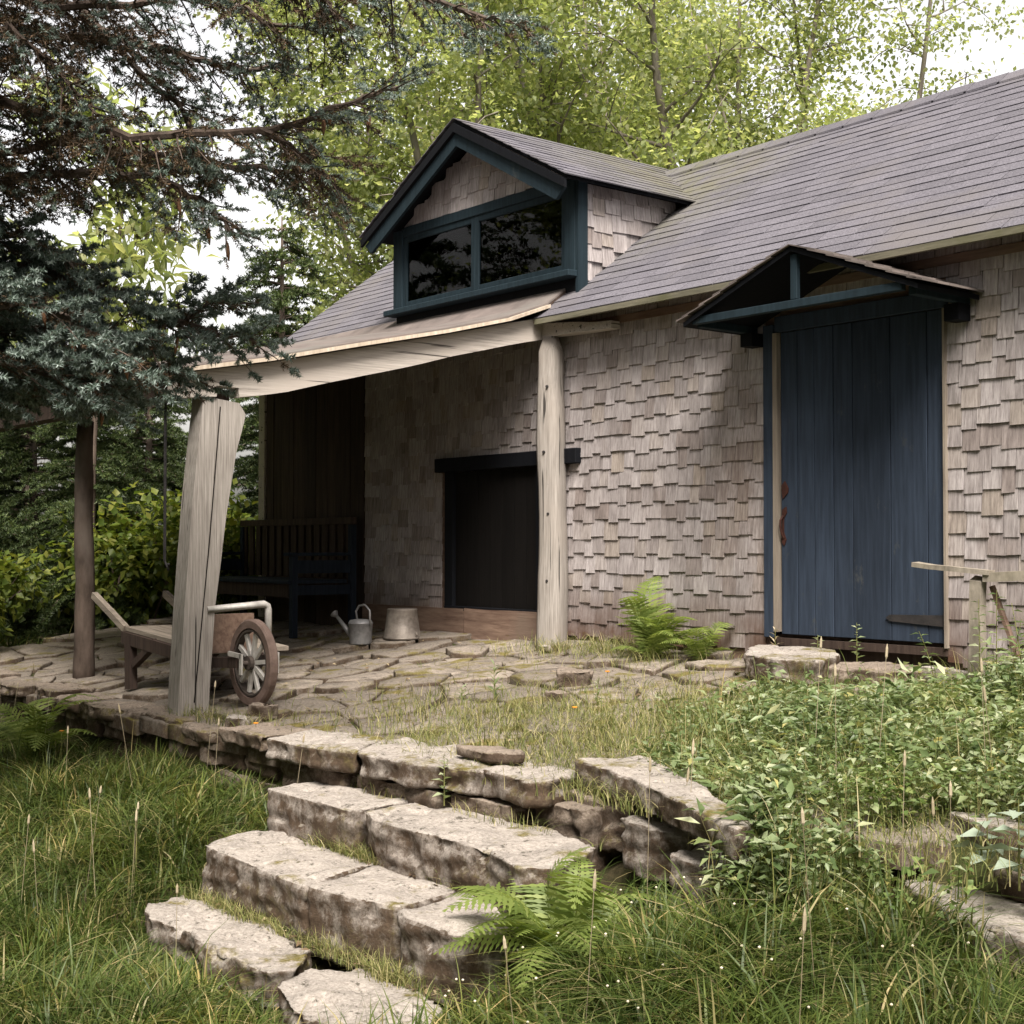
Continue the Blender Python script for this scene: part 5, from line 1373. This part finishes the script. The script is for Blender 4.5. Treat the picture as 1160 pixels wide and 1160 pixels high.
# a few hawkweed flowers
for k, (x_, y_, lab) in enumerate(((-1.05, -1.25, 'single orange flower on the paving below the wall fern'), (-.35, -2.15, 'single orange flower in the grass behind the step lip'), (-1.75, -3.35, 'single orange flower at the left end of the step lip'), (-3.5, -3.8, 'single orange flower in grass near the shaded fern'))):
    z_ = float(ground_z(x_, y_)) + .0; h_ = .12 if y_ > -3.3 else .30
    o = empty('wildflower', (x_, y_, z_), lab, 'flower', 'orange flowers'); mb = MB(); mb.tube([(x_, y_, z_), (x_ + .01, y_, z_ + h_)], .002, 4, False); mb.build('stem', 'drygrass', o, fixn=False)
    mb = MB(); mb.lathe((x_ + .01, y_, z_ + h_), [(.003, 0), (.016, .006), (.014, .010), (.004, .008)], 10, True, True); mb.build('petals', 'orange', o)
# white clover heads in the lawn at lower right
mb = MB(); x = R.uniform(1.0, 3.2, 60); y = R.uniform(-4.6, -3.5, 60); k = keep_lawn(x, y); x, y = x[k], y[k]
for a, b in zip(x, y):
    zc_ = float(ground_z(a, b)) + R.uniform(.10, .26); mb.lathe((a, b, zc_), [(.001, 0), (.004, .002), (.005, .005), (.002, .008)], 6, True, True)
tag(mb.build('clover_flowers', 'flower', None, fixn=False), kind='stuff')
# ------------------------------------------------------------------ camera, light
f = 1600.; v = Vector((-.775, .632, 0)).normalized(); r_ = Vector((v.y, -v.x, 0)); th = math.atan(40 / 1600)
Fw = v * math.cos(th) + Vector((0, 0, math.sin(th))); Up = r_.cross(Fw)
cam = bpy.data.cameras.new('camera'); co = bpy.data.objects.new('camera', cam); COL.objects.link(co)
co.matrix_world = Matrix(((r_.x, Up.x, -Fw.x, 5.49), (r_.y, Up.y, -Fw.y, -7.35), (r_.z, Up.z, -Fw.z, .71), (0, 0, 0, 1)))
cam.sensor_width = 36; cam.lens = 36 * f / 1160; cam.clip_end = 2000; cam.clip_start = .05
scene.camera = co

SUN = Vector((.62, -.42, 1.02)).normalized()
el = math.asin(SUN.z); rot = math.atan2(SUN.x, SUN.y)
w = bpy.data.worlds.new('World'); scene.world = w; w.use_nodes = True
nt = w.node_tree; bg = nt.nodes['Background']
sky = nt.nodes.new('ShaderNodeTexSky'); sky.sky_type = 'NISHITA'; sky.sun_disc = False
sky.sun_elevation = el; sky.sun_rotation = rot; sky.dust_density = 6; sky.air_density = 1.2; sky.ozone_density = 1
hs = nt.nodes.new('ShaderNodeHueSaturation'); hs.inputs['Saturation'].default_value = .22
tn = nt.nodes.new('ShaderNodeMix'); tn.data_type = 'RGBA'; tn.blend_type = 'MULTIPLY'; tn.inputs[0].default_value = 1; tn.inputs[7].default_value = (1.0, .95, .905, 1)
nt.links.new(sky.outputs[0], hs.inputs['Color']); nt.links.new(hs.outputs[0], tn.inputs[6]); # bright hazy band low in the sky
tcw = nt.nodes.new('ShaderNodeTexCoord'); sxy = nt.nodes.new('ShaderNodeSeparateXYZ'); mrw = nt.nodes.new('ShaderNodeMapRange')
nt.links.new(tcw.outputs['Generated'], sxy.inputs[0]); nt.links.new(sxy.outputs['Z'], mrw.inputs['Value'])
mrw.inputs['From Min'].default_value = .30; mrw.inputs['From Max'].default_value = .62; mrw.inputs['To Min'].default_value = 4.6; mrw.inputs['To Max'].default_value = 1
mlw = nt.nodes.new('ShaderNodeVectorMath'); mlw.operation = 'SCALE'
nt.links.new(tn.outputs[2], mlw.inputs[0]); nt.links.new(mrw.outputs[0], mlw.inputs['Scale']); nt.links.new(mlw.outputs[0], bg.inputs['Color'])
bg.inputs['Strength'].default_value = .05
sl = bpy.data.lights.new('sun', 'SUN'); so = bpy.data.objects.new('sun', sl); COL.objects.link(so)
sl.energy = 5.0; sl.angle = math.radians(30); sl.color = (1, .93, .84)
so.rotation_euler = SUN.to_track_quat('Z', 'Y').to_euler()
scene.view_settings.view_transform = 'Standard'; scene.view_settings.look = 'None'; scene.view_settings.gamma = 1
scene.view_settings.exposure = .88
scene.cycles.max_bounces = 6; scene.cycles.transparent_max_bounces = 6
